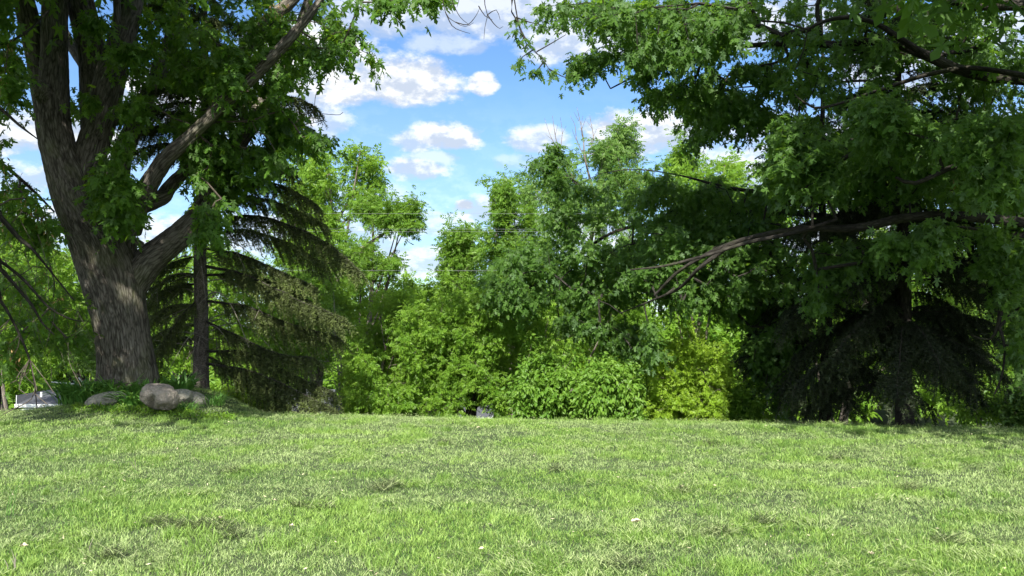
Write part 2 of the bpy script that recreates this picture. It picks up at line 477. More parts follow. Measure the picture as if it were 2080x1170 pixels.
def place(mb, kind, pos, tip, up, size, rnd):
    tv, tf = TM[kind]
    tip = nrm(tip); x = nrm(np.cross(tip, up)); z = np.cross(x, tip)
    n = len(pos); k = len(tv)
    s = np.asarray(size)[:, None, None]
    v = pos[:, None, :] + s * (x[:, None, :] * tv[None, :, 0, None] + tip[:, None, :] * tv[None, :, 1, None] + z[:, None, :] * tv[None, :, 2, None])
    f = (tf[None] + (np.arange(n) * k)[:, None, None]).reshape(-1, 3)
    mb.add(v.reshape(-1, 3), f, rnd=np.repeat(np.clip(rnd, 0, 1), k))
def spray(mb, c, out, n, r, kind, size, rs, droop=0.5, flat=0.55, rb=0.5, tw=None, updir=(0, 0, 1)):
    """leaves of many clusters at once: c (K,3) centres, out (K,3) growth directions"""
    K = len(c)
    if K == 0: return
    # three or four leafy shoots per cluster, leaves strung along each
    sh = 4
    d = nrm(np.repeat(nrm(out), sh, 0) * 0.9 + rs.randn(K * sh, 3) * np.array((0.75, 0.75, 0.5)) + np.array((0, 0, -0.25 * droop)))
    L = r * (0.6 + 0.8 * rs.rand(K * sh))
    base = np.repeat(c, sh, 0) - d * (L * 0.35)[:, None]
    m = max(1, n // sh)
    t = (np.tile((np.arange(m) + 0.5) / m, K * sh) + rs.rand(K * sh * m) * 0.15)
    bb = np.repeat(base, m, 0); dd = np.repeat(d, m, 0); LL = np.repeat(L, m)
    sag = np.array((0, 0, -1.0))[None] * (droop * 0.45 * (t ** 2) * LL)[:, None]
    pos = bb + dd * (t * LL * 1.25)[:, None] + sag + rs.randn(len(t), 3) * r * 0.16
    N = len(pos)
    side = nrm(rs.randn(N, 3) * np.array((1, 1, 0.45)))
    tip = nrm(dd * 0.55 + side * 0.8 + np.array((0, 0, -droop)))
    up = nrm(np.array(updir)[None] * 1.0 + rs.randn(N, 3) * flat + np.array((-0.15, -0.35, 0)))
    cr = np.repeat(rs.rand(K), sh * m)
    rnd = 0.35 * cr + 0.65 * rs.rand(N) + (rb - 0.5)
    place(mb, kind, pos, tip, up, size * (0.6 + 0.7 * rs.rand(N)), rnd)
    if tw is not None:
        for i in range(K * sh):
            e = base[i] + d[i] * L[i] * 1.2; e[2] -= droop * 0.4 * L[i]
            tube(tw, np.array([base[i], base[i] * .5 + e * .5 + (0, 0, 0.06 * L[i]), e]), (0.0045, 0.0035, 0.0018), 3)

# ------------------------------------------------------------------ branch growth: every cluster is joined to the nearest wood
def grow(mb, nodes, npath, nrad, cl, rs, tipr=0.004, pk=0.14, step=0.35, ex=0.42, wob=0.05, arch=0.05, sides=4, rmax=0.2):
    K = len(cl); M0 = len(nodes); cap = M0 + K * 40 + 10
    X = np.zeros((cap, 3)); X[:M0] = nodes; PL = np.zeros(cap); PL[:M0] = npath
    par = np.full(cap, -1); cnt = np.zeros(cap); n = M0
    d0 = np.array([np.min(np.linalg.norm(nodes - c, axis=1)) for c in cl])
    chains = []; outd = np.zeros((K, 3))
    for ci in np.argsort(d0):
        c = cl[ci]
        d = np.linalg.norm(X[:n] - c, axis=1)
        i = int(np.argmin(d + pk * PL[:n]))
        k = max(1, int(math.ceil(d[i] / step)))
        t = (np.arange(1, k + 1) / k)[:, None]
        seg = X[i] + (c - X[i]) * t
        seg[:, 2] += (arch * d[i] * np.sin(t[:, 0] * pi))
        if k > 1: seg[:-1] += rs.randn(k - 1, 3) * wob * min(1, d[i])
        idx = np.arange(n, n + k)
        X[idx] = seg; PL[idx] = PL[i] + d[i] * t[:, 0]
        par[idx[0]] = i; par[idx[1:]] = idx[:-1]
        n += k
        cnt[idx[-1]] += 1
        chains.append((i, idx)); outd[ci] = c - (X[i] if k == 1 else X[idx[-2]])
    for j in range(n - 1, M0 - 1, -1):
        if par[j] >= 0: cnt[par[j]] += cnt[j]
    rad = np.minimum(tipr * np.maximum(cnt, 1) ** ex, rmax)
    for (i, idx) in chains:
        r0 = min(rad[idx[0]] * 1.05, nrad[i] * 0.85 if i < M0 else rad[i])
        pts = np.vstack([X[i], X[idx]]); rr = np.concatenate([[r0], rad[idx]])
        rr[1:] = np.minimum(rr[1:], max(r0, 0.002))
        tube(mb, pts, rr, sides if r0 < 0.03 else 7)
    return outd, X[:n]

def in_poly(pts, poly):
    x, y = pts[:, 0], pts[:, 1]; ins = np.zeros(len(pts), bool)
    p = np.array(poly, float); j = len(p) - 1
    for i in range(len(p)):
        c = ((p[i, 1] > y) != (p[j, 1] > y)) & (x < (p[j, 0] - p[i, 0]) * (y - p[i, 1]) / (p[j, 1] - p[i, 1] + 1e-9) + p[i, 0])
        ins ^= c; j = i
    return ins
def sample_region(poly, Y0, Y1, n, rs, clump=0.0, cs=1.1, seed=0, plate=None, inset=0.15):
    """n crown points inside a region seen from the lawn, spread through the depth Y0..Y1"""
    p = np.array(poly, float); out = []
    k = 0
    while k < n:
        q = np.stack([rs.uniform(p[:, 0].min(), p[:, 0].max(), 4000), rs.uniform(p[:, 1].min(), p[:, 1].max(), 4000)], 1)
        q = q[in_poly(q, poly)]
        Y = rs.uniform(Y0, Y1, len(q))
        if inset > 0.01:
            dpx = (inset * FPX / Y)[:, None]
            ok = np.ones(len(q), bool)
            for d in ((1, 0), (-1, 0), (0, 1), (0, -1)): ok &= in_poly(q + dpx * np.array(d), poly)
            if ok.sum() < len(q) * .12: inset *= 0.6
            q, Y = q[ok], Y[ok]
        u = (q[:, 0] - W0 / 2) / FPX; v = -(q[:, 1] - H0 / 2) / FPX
        dy = CP - v * SP; dz = SP + v * CP
        w_ = np.stack([u / dy * Y, Y, CAMZ + dz / dy * Y], 1)
        if clump > 0:
            nn = fbm(w_ * cs + 50, seed, 2) if plate is None else fbm(np.stack([w_[:, 0] * .55, w_[:, 1] * .8, (w_[:, 2] - plate * w_[:, 0]) * 2.1], 1) + 50, seed, 2)
            w_ = w_[nn > clump]
        out.append(w_); k += len(w_)
        if len(w_) < 3: clump -= 0.04
    return np.vstack(out)[:n]
def sample_ball(c, r, n, rs, hide=True, shell=0.0, margin=25, sun_cut=True):
    out = []; k = 0; g = 0
    while k < n and g < 60:
        g += 1
        q = rs.randn(2000, 3); q = nrm(q) * (rs.rand(2000, 1) ** (1 / 3.) * (1 - shell) + shell)
        q = q * np.array(r) + np.array(c)
        if hide:
            s = proj(q)
            q = q[~((s[:, 0] > -margin) & (s[:, 0] < W0 + margin) & (s[:, 1] > -margin) & (s[:, 1] < H0 + margin) & (q[:, 1] > 0.3))]
        # unseen canopy cut open so sun reaches the bushes and trees down the slope
        sv = np.array(_s)
        bad = np.zeros(len(q), bool)
        for (yy, xa, xb, za, zb_) in ((15.0, -3.4, 4.4, -1, 1.8), (17.0, 8.6, 10.2, -1, 3.0), (25.0, -16, -8.8, -1, 5), (20.0, -4.6, -3.3, -3, 3), (20.0, -3.3, 4.8, -3, 6.0), (30.0, -7, 6.0, -3, 9.0)):
            t = (yy - q[:, 1]) / sv[1]
            h = q + sv * t[:, None]
            bad |= (t < 0) & (h[:, 0] > xa) & (h[:, 0] < xb) & (h[:, 2] > za) & (h[:, 2] < zb_)
        if sun_cut: q = q[~bad]
        out.append(q); k += len(q)
    return np.vstack(out)[:n]

def limb_pts(l):
    """(px, py, Y, diameter in photo px) rows -> x, y, z, radius"""
    r = []
    for (px, py, Y, dpx) in l:
        p = P(px, py, Y); r.append((p[0], p[1], p[2], dpx / 2 / FPX * Y))
    return np.array(r)
def nodes_of(limbs, step=0.18):
    N = []; L = []; R = []
    for (pr, base_len) in limbs:
        c = catmull(pr, step)
        s = np.concatenate([[0], np.cumsum(np.linalg.norm(np.diff(c[:, :3], axis=0), axis=1))])
        N.append(c[:, :3]); L.append(s + base_len); R.append(c[:, 3])
    return np.vstack(N), np.concatenate(L), np.concatenate(R)

EXTRA = []
def tree(name, label, cat, group, base, limbs, clusters, leaf, lsize, nleaf, r, lmat, bmat, seed, tmat='twig', droop=0.4, flat=0.55, rb=0.5,
         pk=0.14, step=0.35, tipr=0.004, twigs=False, crown='crown', detail=False, arch=0.05, wob=0.05, ex=0.42, limb_from=3, more=None):
    """limbs: list of x,y,z,radius arrays; the first is the trunk"""
    rs = np.random.RandomState(seed)
    root = thing(name, base, label, cat, group)
    for i, pr in enumerate(limbs):
        pn = 'trunk' if i == 0 else 'limb'
        rr = pr[:, 3].max()
        if detail: mb = bark_tube(pr, sides=int(np.clip(rr * 300, 20, 150)), step=0.03, amp=min(0.016, rr * 0.10), seed=seed + i, flare=(0.16, 0.5) if i == 0 else None)
        else: mb = bark_tube(pr, sides=14, step=0.14, amp=rr * 0.05, seed=seed + i, fx=14, lobes=0.08)
        mb.build(pn, M[bmat], root, smooth=True)
    nd, pl, nr = nodes_of([(pr, 0.0 if i == 0 else 1.5) for i, pr in enumerate(limbs)])
    br = MB(); lv = MB()
    if len(clusters):
        keep = pl >= 0
        if limb_from: keep = (np.arange(len(nd)) >= min(limb_from, len(nd) - 1))
        out, _ = grow(br, nd[keep], pl[keep], nr[keep], clusters, rs, tipr=tipr, pk=pk, step=step, arch=arch, wob=wob, ex=ex)
        spray(lv, clusters, out, nleaf, r, leaf, lsize, rs, droop=droop, flat=flat, rb=rb, tw=br if twigs else None)
    if more: more(root, lv, br, nd)
    crown_build(crown, [(lv, M[lmat]), (br, M[tmat])] + [(m_, M[k_]) for m_, k_ in EXTRA], root)
    EXTRA.clear()
    return root

# ================================================================== THE SETTING
def build_ground():
    xs = np.unique(np.concatenate([np.linspace(-320, -24, 60), np.linspace(-24, 24, 241), np.linspace(24, 320, 60)]))
    ys = np.unique(np.concatenate([np.linspace(-60, 0, 30), np.linspace(0, 24, 161), np.linspace(24, 60, 50), np.linspace(60, 620, 70)]))
    X, Y = np.meshgrid(xs, ys); x = X.ravel(); y = Y.ravel()
    z = ground(x, y)
    near = (np.abs(x) < 24) & (y > 0) & (y < 24)
    z = z + near * 0.02 * (fbm(np.stack([x * 3, y * 3, 0 * x], 1), 4, 3) - 0.5)
    nx = len(xs); i = np.arange(len(ys) - 1)[:, None]; j = np.arange(nx - 1)[None, :]
    f = np.stack([i * nx + j, i * nx + j + 1, (i + 1) * nx + j + 1, (i + 1) * nx + j], 2).reshape(-1, 4)
    m, n, out = mat_new('lawn_soil')
    t = n.new('ShaderNodeTexCoord'); o = t.outputs['Object']
    a = n.noise(o, 14, 6, 0.7); b = n.noise(o, 0.7, 4, 0.5)
    col = n.mix(n.rng(a, 0.3, 0.7), c4(0.012, 0.022, 0.007), c4(0.045, 0.075, 0.020))
    col = n.mix(n.rng(b, 0.35, 0.65), col, n.mix(n.rng(a, 0.3, 0.7), c4(0.020, 0.026, 0.011), c4(0.055, 0.085, 0.025)))
    p = n.new('ShaderNodeBsdfPrincipled'); n.put(p.inputs['Base Color'], col); p.inputs['Roughness'].default_value = 0.95
    bn = n.new('ShaderNodeBump'); bn.inputs['Strength'].default_value = 0.8; bn.inputs['Distance'].default_value = 0.03
    n.l.new(a, bn.inputs['Height']); n.l.new(bn.outputs[0], p.inputs['Normal']); n.l.new(p.outputs[0], out.inputs[0])
    mb = MB(); mb.add(np.stack([x, y, z], 1), f)
    tag(mb.build('lawn', m, smooth=True), kind='structure')
build_ground()

# ------------------------------------------------------------------ grass
def grass_mat(name, cols, rough=0.55, tw=0.32, trans=(0.34, 0.48, 0.13)):
    m, n, out = mat_new(name)
    r = n.attr('rnd'); ti = n.attr('tint')
    c1 = n.mix(r, c4(*cols[0]), c4(*cols[1])); c2 = n.mix(r, c4(*cols[2]), c4(*cols[3]))
    col = n.mix(ti, c1, c2)
    p = n.new('ShaderNodeBsdfPrincipled'); n.put(p.inputs['Base Color'], col); p.inputs['Roughness'].default_value = rough
    p.inputs['Specular IOR Level'].default_value = 0.3
    t = n.new('ShaderNodeBsdfTranslucent'); n.put(t.inputs[0], n.mix(ti, c4(*trans), c4(*(x * .8 for x in trans))))
    mx = n.new('ShaderNodeMixShader'); mx.inputs[0].default_value = tw
    n.l.new(p.outputs[0], mx.inputs[1]); n.l.new(t.outputs[0], mx.inputs[2]); n.l.new(mx.outputs[0], out.inputs[0])
    return m
def blades(mb, x, y, z, h, wd, lean, az_, rs, rnd, tint, curl=0.5):
    """bent three-segment blades"""
    n = len(x)
    d = np.stack([np.cos(az_), np.sin(az_), np.zeros(n)], 1)
    s = np.stack([-np.sin(az_), np.cos(az_), np.zeros(n)], 1)
    tw_ = rs.rand(n) * pi; s = s * np.cos(tw_)[:, None] + d * np.sin(tw_)[:, None]
    b = np.stack([x, y, z], 1)
    up = np.array((0, 0, 1.0))
    def at(t):
        hor = lean * t * (1 - curl + curl * t * 1.3); ver = np.sqrt(np.maximum(t * t - np.minimum(hor, .98 * t) ** 2, 0.0004))
        return b + d * (h * hor)[:, None] + up * (h * ver)[:, None]
    p1, p2, p3 = at(np.full(n, .42)), at(np.full(n, .75)), at(np.full(n, 1.0))
    w1 = s * (wd / 2)[:, None]
    v = np.stack([b - w1 * .8, b + w1 * .8, p1 + w1, p1 - w1, p2 + w1 * .75, p2 - w1 * .75, p3], 1)
    k = np.arange(n)[:, None] * 7
    q = np.concatenate([k + np.array([[0, 1, 2, 3]]), k + np.array([[3, 2, 4, 5]])]).reshape(-1, 4)
    t = k + np.array([[5, 4, 6]])
    mb.add(v.reshape(-1, 3), q, rnd=np.repeat(rnd, 7), tint=np.repeat(tint, 7))
    mb.f.append(t + (mb.n - n * 7))

def build_grass():
    rs = np.random.RandomState(21)
    N = 1150000
    u = rs.rand(N)
    Y = (3.3 ** 0.62 + u * (19.0 ** 0.62 - 3.3 ** 0.62)) ** (1 / 0.62)
    X = (rs.rand(N) * 2 - 1) * (0.66 * Y + 1.1)
    p = np.stack([X, Y, 0 * X], 1)
    clump = fbm(p * np.array((2.3, 2.3, 1)), 31, 4)      # lush tufts
    patch = fbm(p * np.array((0.55, 0.8, 1)) + 9, 33, 3)
    fine = fbm(p * 14.0, 35, 2)
    lush = np.clip((clump - 0.42) * 4.0, 0, 1)
    keep = rs.rand(N) < (0.75 + 0.25 * lush) * np.clip(0.62 + (fine - 0.3) * 2.4, 0.3, 1)
    X, Y, clump, patch, lush, fine = [a[keep] for a in (X, Y, clump, patch, lush, fine)]
    n = len(X)
    h = (0.018 + 0.020 * rs.rand(n) + 0.028 * lush * rs.rand(n)) * (0.55 + 0.9 * fine)
    tall = rs.rand(n) < 0.008; h[tall] *= 2.2
    wd = (0.0028 + 0.0020 * rs.rand(n)) * (1 + 0.055 * np.maximum(Y - 4, 0))
    lean = 0.25 + 0.6 * rs.rand(n)
    az_ = rs.rand(n) * 2 * pi + 0
    rnd = np.clip(0.5 + 0.46 * rs.randn(n) + 1.2 * (patch - 0.5) + 1.0 * (fine - 0.5), 0, 1)
    tint = np.clip(0.95 - 1.1 * lush + 0.25 * rs.randn(n), 0, 1)
    mb = MB(); blades(mb, X, Y, ground(X, Y) - 0.004, h, wd, lean, az_, rs, rnd, tint)
    for q in range(150):      # coarser tufts the mower left standing
        cy = (3.6 ** .9 + rs.rand() * (13.0 ** .9 - 3.6 ** .9)) ** (1 / .9); cx = (rs.rand() * 2 - 1) * .66 * cy; rr = rs.uniform(.02, .09); k = int(60 + 900 * rr)
        x = cx + rs.randn(k) * rr; y = cy + rs.randn(k) * rr
        blades(mb, x, y, ground(x, y), (.035 + .045 * rs.rand(k)) * (1 + .5 * rs.rand()), np.full(k, .0042) * (1 + .03 * cy), .2 + .6 * rs.rand(k), rs.rand(k) * 2 * pi, rs, np.clip(.25 + .4 * rs.rand(k) + .3 * (rs.rand() - .5), 0, 1), np.zeros(k))
    m = grass_mat('grass_blade', ((0.050, 0.125, 0.018), (0.265, 0.405, 0.090), (0.072, 0.140, 0.036), (0.350, 0.450, 0.195)))
    tag(mb.build('grass', m), 'freshly mown green lawn grass rolling to the crest', kind='stuff')
    # cut clippings lying in drifts
    N = 190000
    u = rs.rand(N); Y = (3.3 ** 0.62 + u * (17.0 ** 0.62 - 3.3 ** 0.62)) ** (1 / 0.62)
    X = (rs.rand(N) * 2 - 1) * (0.66 * Y + 1.6)
    p = np.stack([X, Y, 0 * X], 1)
    drift = fbm(p * np.array((1.3, 2.6, 1)) + 70, 41, 4)
    fl = fbm(p * np.array((5.0, 8.0, 1)) + 20, 43, 3)
    a = np.clip((drift - 0.47) * 6, 0, 1) * np.clip((fl - 0.38) * 5, 0, 1)
    keep = rs.rand(N) < 0.06 + 0.94 * a
    X, Y, drift, a, p = X[keep], Y[keep], drift[keep], a[keep], p[keep]
    n = len(X)
    h = 0.035 + 0.055 * rs.rand(n); wd = (0.0030 + 0.0024 * rs.rand(n)) * (1 + 0.05 * np.maximum(Y - 4, 0))
    lean = 0.90 + 0.075 * rs.rand(n)
    az_ = vnoise(p * 2.2, 51) * 4 * pi + rs.randn(n) * 0.7
    z = ground(X, Y) + 0.022 + 0.045 * a * rs.rand(n)
    rnd = np.clip(rs.rand(n) * 0.75 + 0.25 * a, 0, 1); tint = rs.rand(n)
    mb = MB(); blades(mb, X, Y, z, h, wd, lean, az_, rs, rnd, tint, curl=0.15)
    m = grass_mat('grass_clipping', ((0.080, 0.130, 0.036), (0.26, 0.35, 0.120), (0.11, 0.160, 0.062), (0.35, 0.41, 0.20)), tw=0.15, rough=0.6)
    tag(mb.build('grass_clippings', m), 'pale cut grass clippings lying in drifts on the lawn', kind='stuff')
    # matted wads the mower dropped, their shadows put into the colour of dark blades
    W = [(320, 1072, .07), (360, 1082, .08), (400, 1078, .07), (440, 1080, .10), (770, 1000, .08), (1130, 960, .06), (1920, 1110, .08), (610, 1035, .05), (1700, 935, .08), (470, 1098, .06), (225, 1140, .08), (790, 992, .09), (470, 962, .08), (1440, 907, .07), (1460, 1085, .07), (1270, 1153, .09),
         (900, 905, .08), (1385, 1003, .07), (1545, 1065, .08), (1850, 1000, .08), (660, 1040, .06)]
    mb = MB()
    for (px, py, rr) in W:
        q = P(px, py, 1.0); tt = CAMZ / (CAMZ - q[2]) * 1.0
        cx, cy = q[0] * tt, tt
        k = int(300 * rr / .15)
        x = cx + rs.randn(k) * rr * .75; y = cy + rs.randn(k) * rr * .55
        e = np.exp(-((x - cx) / rr) ** 2 - ((y - cy) / rr) ** 2)
        az_ = rs.rand(k) * 2 * pi; k0 = 0
        blades(mb, x, y, ground(x, y) + 0.018 + 0.055 * e * rs.rand(k), 0.04 + 0.09 * rs.rand(k), np.full(k, 0.0045), 0.80 + 0.18 * rs.rand(k), az_, rs, np.where(rs.rand(k) < .65, 0.0, 0.5 + 0.5 * rs.rand(k)), rs.rand(k), curl=0.1)
    m = grass_mat('matted_clipping', ((0.020, 0.032, 0.012), (0.24, 0.32, 0.12), (0.045, 0.055, 0.026), (0.34, 0.39, 0.20)), tw=0.12, rough=0.6)
    tag(mb.build('matted_grass', m), 'darker matted wads of cut grass left on the lawn', kind='stuff')
build_grass()

# ------------------------------------------------------------------ left silver maple
EMPTY = np.zeros((0, 3))
def left_maple():
    rs = np.random.RandomState(101)
    Yb = 13.5
    tr = limb_pts([(262, 800, Yb, 118), (260, 760, Yb, 112), (252, 700, Yb, 108), (242, 640, Yb, 112), (226, 570, Yb, 124), (206, 510, Yb, 122), (178, 455, Yb - .02, 104), (150, 395, Yb - .05, 92), (128, 330, Yb - .08, 78), (112, 270, Yb - .1, 72), (103, 200, Yb - .12, 70)])
    tr2 = limb_pts([(272, 800, Yb + .05, 80), (268, 730, Yb + .05, 84), (258, 640, Yb + .06, 84), (250, 560, Yb + .08, 82), (250, 500, Yb + .12, 74), (242, 440, Yb + .25, 62), (238, 380, Yb + .4, 52), (250, 310, Yb + .6, 46), (280, 240, Yb + .8, 40), (322, 150, Yb + 1.0, 36), (352, 60, Yb + 1.2, 32), (370, -60, Yb + 1.4, 28), (380, -240, Yb + 1.6, 20)])
    tr[:, 3] *= 0.93; tr2[:, 3] *= 0.86; tr2[:5, 0] -= 0.05
    l1 = limb_pts([(108, 240, Yb - .1, 62), (109, 180, Yb - .12, 58), (110, 120, Yb - .12, 53), (111, 50, Yb - .12, 50), (112, -30, Yb - .1, 47), (104, -180, Yb - .1, 42), (80, -420, Yb, 32), (60, -640, Yb, 20)])
    l1b = limb_pts([(102, 250, Yb - .05, 50), (88, 180, Yb - .05, 48), (74, 110, Yb, 44), (58, 40, Yb, 42), (44, -15, Yb, 40), (10, -130, Yb, 36), (-60, -330, Yb, 26), (-130, -520, Yb, 16)])
    l2 = limb_pts([(176, 400, Yb + .1, 60), (180, 330, Yb + .1, 64), (196, 270, Yb + .1, 62), (212, 210, Yb + .1, 62), (226, 150, Yb + .1, 58), (244, 90, Yb + .1, 50), (262, 20, Yb + .1, 48), (276, -50, Yb + .1, 44), (310, -200, Yb, 36), (350, -420, Yb, 24)])
    l2b = limb_pts([(192, 262, Yb + .3, 52), (192, 190, Yb + .3, 56), (188, 120, Yb + .3, 58), (176, 60, Yb + .3, 56), (162, 0, Yb + .3, 52), (148, -80, Yb + .3, 44), (130, -300, Yb + .4, 30)])
    l2c = limb_pts([(238, 70, Yb - .1, 14), (238, 30, Yb - .12, 15), (237, -20, Yb - .15, 15), (236, -140, Yb - .2, 12)])
    l3 = limb_pts([(262, 470, Yb + .0, 50), (280, 418, Yb - .1, 44), (302, 375, Yb - .25, 38), (335, 325, Yb - .45, 34), (375, 288, Yb - .6, 29), (420, 245, Yb - .7, 27), (462, 203, Yb - .8, 26), (511, 159, Yb - .85, 25), (550, 120, Yb - .9, 25), (592, 74, Yb - .95, 22), (633, 25, Yb - 1.0, 18), (690, -60, Yb - 1.0, 14), (760, -150, Yb - 1.7, 10)])
    l4 = limb_pts([(268, 580, Yb + .1, 60), (300, 532, Yb + .15, 62), (335, 502, Yb + .25, 56), (372, 472, Yb + .4, 52), (405, 440, Yb + .6, 50), (432, 395, Yb + .8, 46), (452, 345, Yb + 1.0, 44), (480, 295, Yb + 1.1, 40), (520, 235, Yb + 1.2, 34), (560, 165, Yb + 1.3, 28), (600, 80, Yb + 1.4, 22), (640, -40, Yb + 1.5, 16)])
    l5 = limb_pts([(420, 246, Yb - .6, 18), (455, 185, Yb - .2, 26), (490, 118, Yb - .1, 30), (514, 80, Yb, 32), (559, 30, Yb, 28), (598, -5, Yb, 25), (670, -110, Yb, 18)])
    l6 = limb_pts([(288, 420, Yb + .3, 34), (330, 400, Yb + .4, 32), (345, 380, Yb + .5, 28), (400, 320, Yb + .9, 22), (440, 250, Yb + 1.4, 18)])
    l7 = limb_pts([(236, 452, Yb - .1, 10), (262, 478, Yb - .3, 11), (290, 498, Yb - .2, 12)])
    l8 = limb_pts([(180, 150, Yb + .6, 16), (160, 120, Yb + .9, 18), (140, 85, Yb + 1.3, 20), (120, 40, Yb + 1.7, 16)])
    R = []
    def reg(poly, a, b, n, clump=0.42): R.append(sample_region(poly, a, b, n, rs, clump, 1.3, len(R)))
    reg([(240, 40), (300, -20), (720, -20), (705, 60), (655, 110), (640, 150), (600, 175), (560, 200), (470, 210), (330, 190), (250, 170)], 12.5, 15.8, 235, .46)
    reg([(250, 170), (330, 190), (340, 240), (300, 300), (300, 420), (270, 480), (215, 470), (180, 380), (190, 330), (230, 260)], 12.0, 13.2, 80, .42)
    reg([(330, 190), (470, 200), (600, 180), (590, 230), (560, 260), (500, 270), (440, 330), (350, 300)], 12.9, 15.2, 64, .48)
    reg([(360, 290), (450, 270), (540, 290), (580, 330), (540, 390), (480, 420), (420, 440), (380, 400)], 12.4, 15.0, 80, .45)
    reg([(560, 200), (610, 220), (625, 260), (600, 290), (620, 330), (570, 350), (520, 330), (520, 240)], 12.6, 15.0, 46, .45)
    reg([(600, 262), (660, 270), (700, 262), (705, 275), (650, 292), (600, 290)], 13.0, 13.8, 16, 0)
    reg([(385, 400), (450, 400), (455, 470), (430, 490), (400, 470)], 12.0, 12.6, 16, 0)
    reg([(430, 90), (500, 70), (510, 150), (450, 200), (420, 180)], 12.0, 12.6, 22, .3)
    reg([(160, 20), (235, 10), (235, 60), (180, 75), (160, 50)], 12.3, 12.8, 10, 0)
    reg([(195, 85), (300, 70), (290, 130), (220, 130)], 12.3, 12.9, 12, 0)
    reg([(172, 150), (195, 150), (200, 230), (172, 235)], 12.8, 13.0, 4, 0)
    reg([(138, 120), (150, 120), (165, 240), (140, 240)], 14.0, 15.0, 4, 0)
    reg([(700, 55), (770, 60), (772, 70), (705, 72)], 12.6, 12.8, 5, 0)
    reg([(735, 100), (765, 112), (760, 120), (735, 112)], 12.6, 12.8, 2, 0)
    reg([(640, 150), (720, 80), (700, 60), (640, 120)], 12.2, 13.4, 14, 0)
    reg([(700, -10), (900, -30), (890, 12), (840, 6), (790, 18), (740, 8), (710, 30)], 10.8, 11.6, 20, 0)
    cl = np.vstack(R)
    up = np.vstack([sample_ball((-6.2, 12.6, 10.8), (7.0, 6.2, 5.0), 520, rs), sample_ball((-6.6, 7.4, 8.2), (3.9, 4.2, 2.8), 250, rs), sample_ball((-4.8, 9.6, 8.2), (1.7, 1.4, 1.1), 60, rs, sun_cut=False)])  # forward and smallest balls: unseen foliage added to shade trunk, boulders and slanting limb
    limbs = [tr, tr2, l1, l1b, l2, l2b, l2c, l3, l4, l5, l6, l7, l8]
    base = (tr[0][0], tr[0][1], gz(tr[0][0], tr[0][1]) - 0.1)
    root = tree('silver_maple', 'huge multi-stemmed maple with ridged grey bark above the boulders', 'tree', 'silver maples over the lawn', base, limbs, cl, 'maple', 0.135, 22, 0.30,
                M_ := 'maple', 'bark', 101, droop=0.75, flat=0.6, twigs=False, detail=True, pk=0.10, limb_from=200, more=lambda root, lv, br, nd_: left_extra(root, lv, br, rs, up, (l1, l1b, l2, l3, l4, l2b), Yb))
    return root
def left_extra(root, lv, br, rs, up, L6, Yb):
    l1, l1b, l2, l3, l4, l2b = L6
    nd, pl, nr = nodes_of([(l1, 1.5), (l1b, 1.5), (l2, 1.5), (l3, 1.5), (l4, 1.5), (l2b, 1.5)])
    k = nd[:, 2] > 5.5
    out, _ = grow(br, nd[k], pl[k], nr[k], up, rs, tipr=0.006, pk=0.1, step=0.7)
    spray(lv, up, out, 20, 0.6, 'maple', 0.24, rs, droop=0.5)
    # burl: the callused wound on the left stem
    c = P(86, 186, Yb - .38)
    mb = MB(); g = 40; th, ph = np.meshgrid(np.linspace(0, 2 * pi, g, endpoint=False), np.linspace(0.02, pi - .02, 28))
    d = np.stack([np.sin(ph) * np.cos(th), np.sin(ph) * np.sin(th), np.cos(ph)], 2).reshape(-1, 3)
    nn = fbm(d * 3.5, 77, 4); rg = 1 - np.abs(2 * vnoise(d * np.array((7, 7, 5)) + nn[:, None] * 2, 78) - 1)
    rr = 1 + 0.6 * (nn - .5) - 0.30 * np.clip(rg - .55, 0, 1) * 2
    v = c + d * rr[:, None] * np.array((0.135, 0.12, 0.20))
    i = np.arange(27)[:, None]; j = np.arange(g)[None, :]; j2 = (j + 1) % g
    f = np.stack([i * g + j, i * g + j2, (i + 1) * g + j2, (i + 1) * g + j], 2).reshape(-1, 4)
    mb.add(v, f, bk=d * 0.2, cav=np.clip(1.1 - 1.2 * np.clip(rg - .5, 0, 1), .2, 1))
    kn = mb.build('burl', M['bark'], root, smooth=True)
    kn['label'] = 'dark callused burl on the left stem'
    # bare dead twiglet against the sky and dry maple keys
    mb = MB()
    for L in ([(600, 250), (620, 232), (636, 228), (640, 200), (642, 190)], [(636, 228), (665, 232), (690, 233), (697, 228)], [(600, 258), (625, 252), (655, 245), (660, 236)]):
        tube(br, catmull(np.array([P(a, b, 13.4) for a, b in L]), .08), 0.006, 3)
    mb = MB(); c = np.array([P(x, y, 12.2) for x, y in ((552, 8), (570, 2), (540, 25), (583, 6), (560, 20))])
    spray(mb, c, c * 0 + np.array((0, 0, -1.)), 8, 0.08, 'key', 0.07, rs, droop=1.2)
    EXTRA.append((mb, 'samara'))
left_maple()

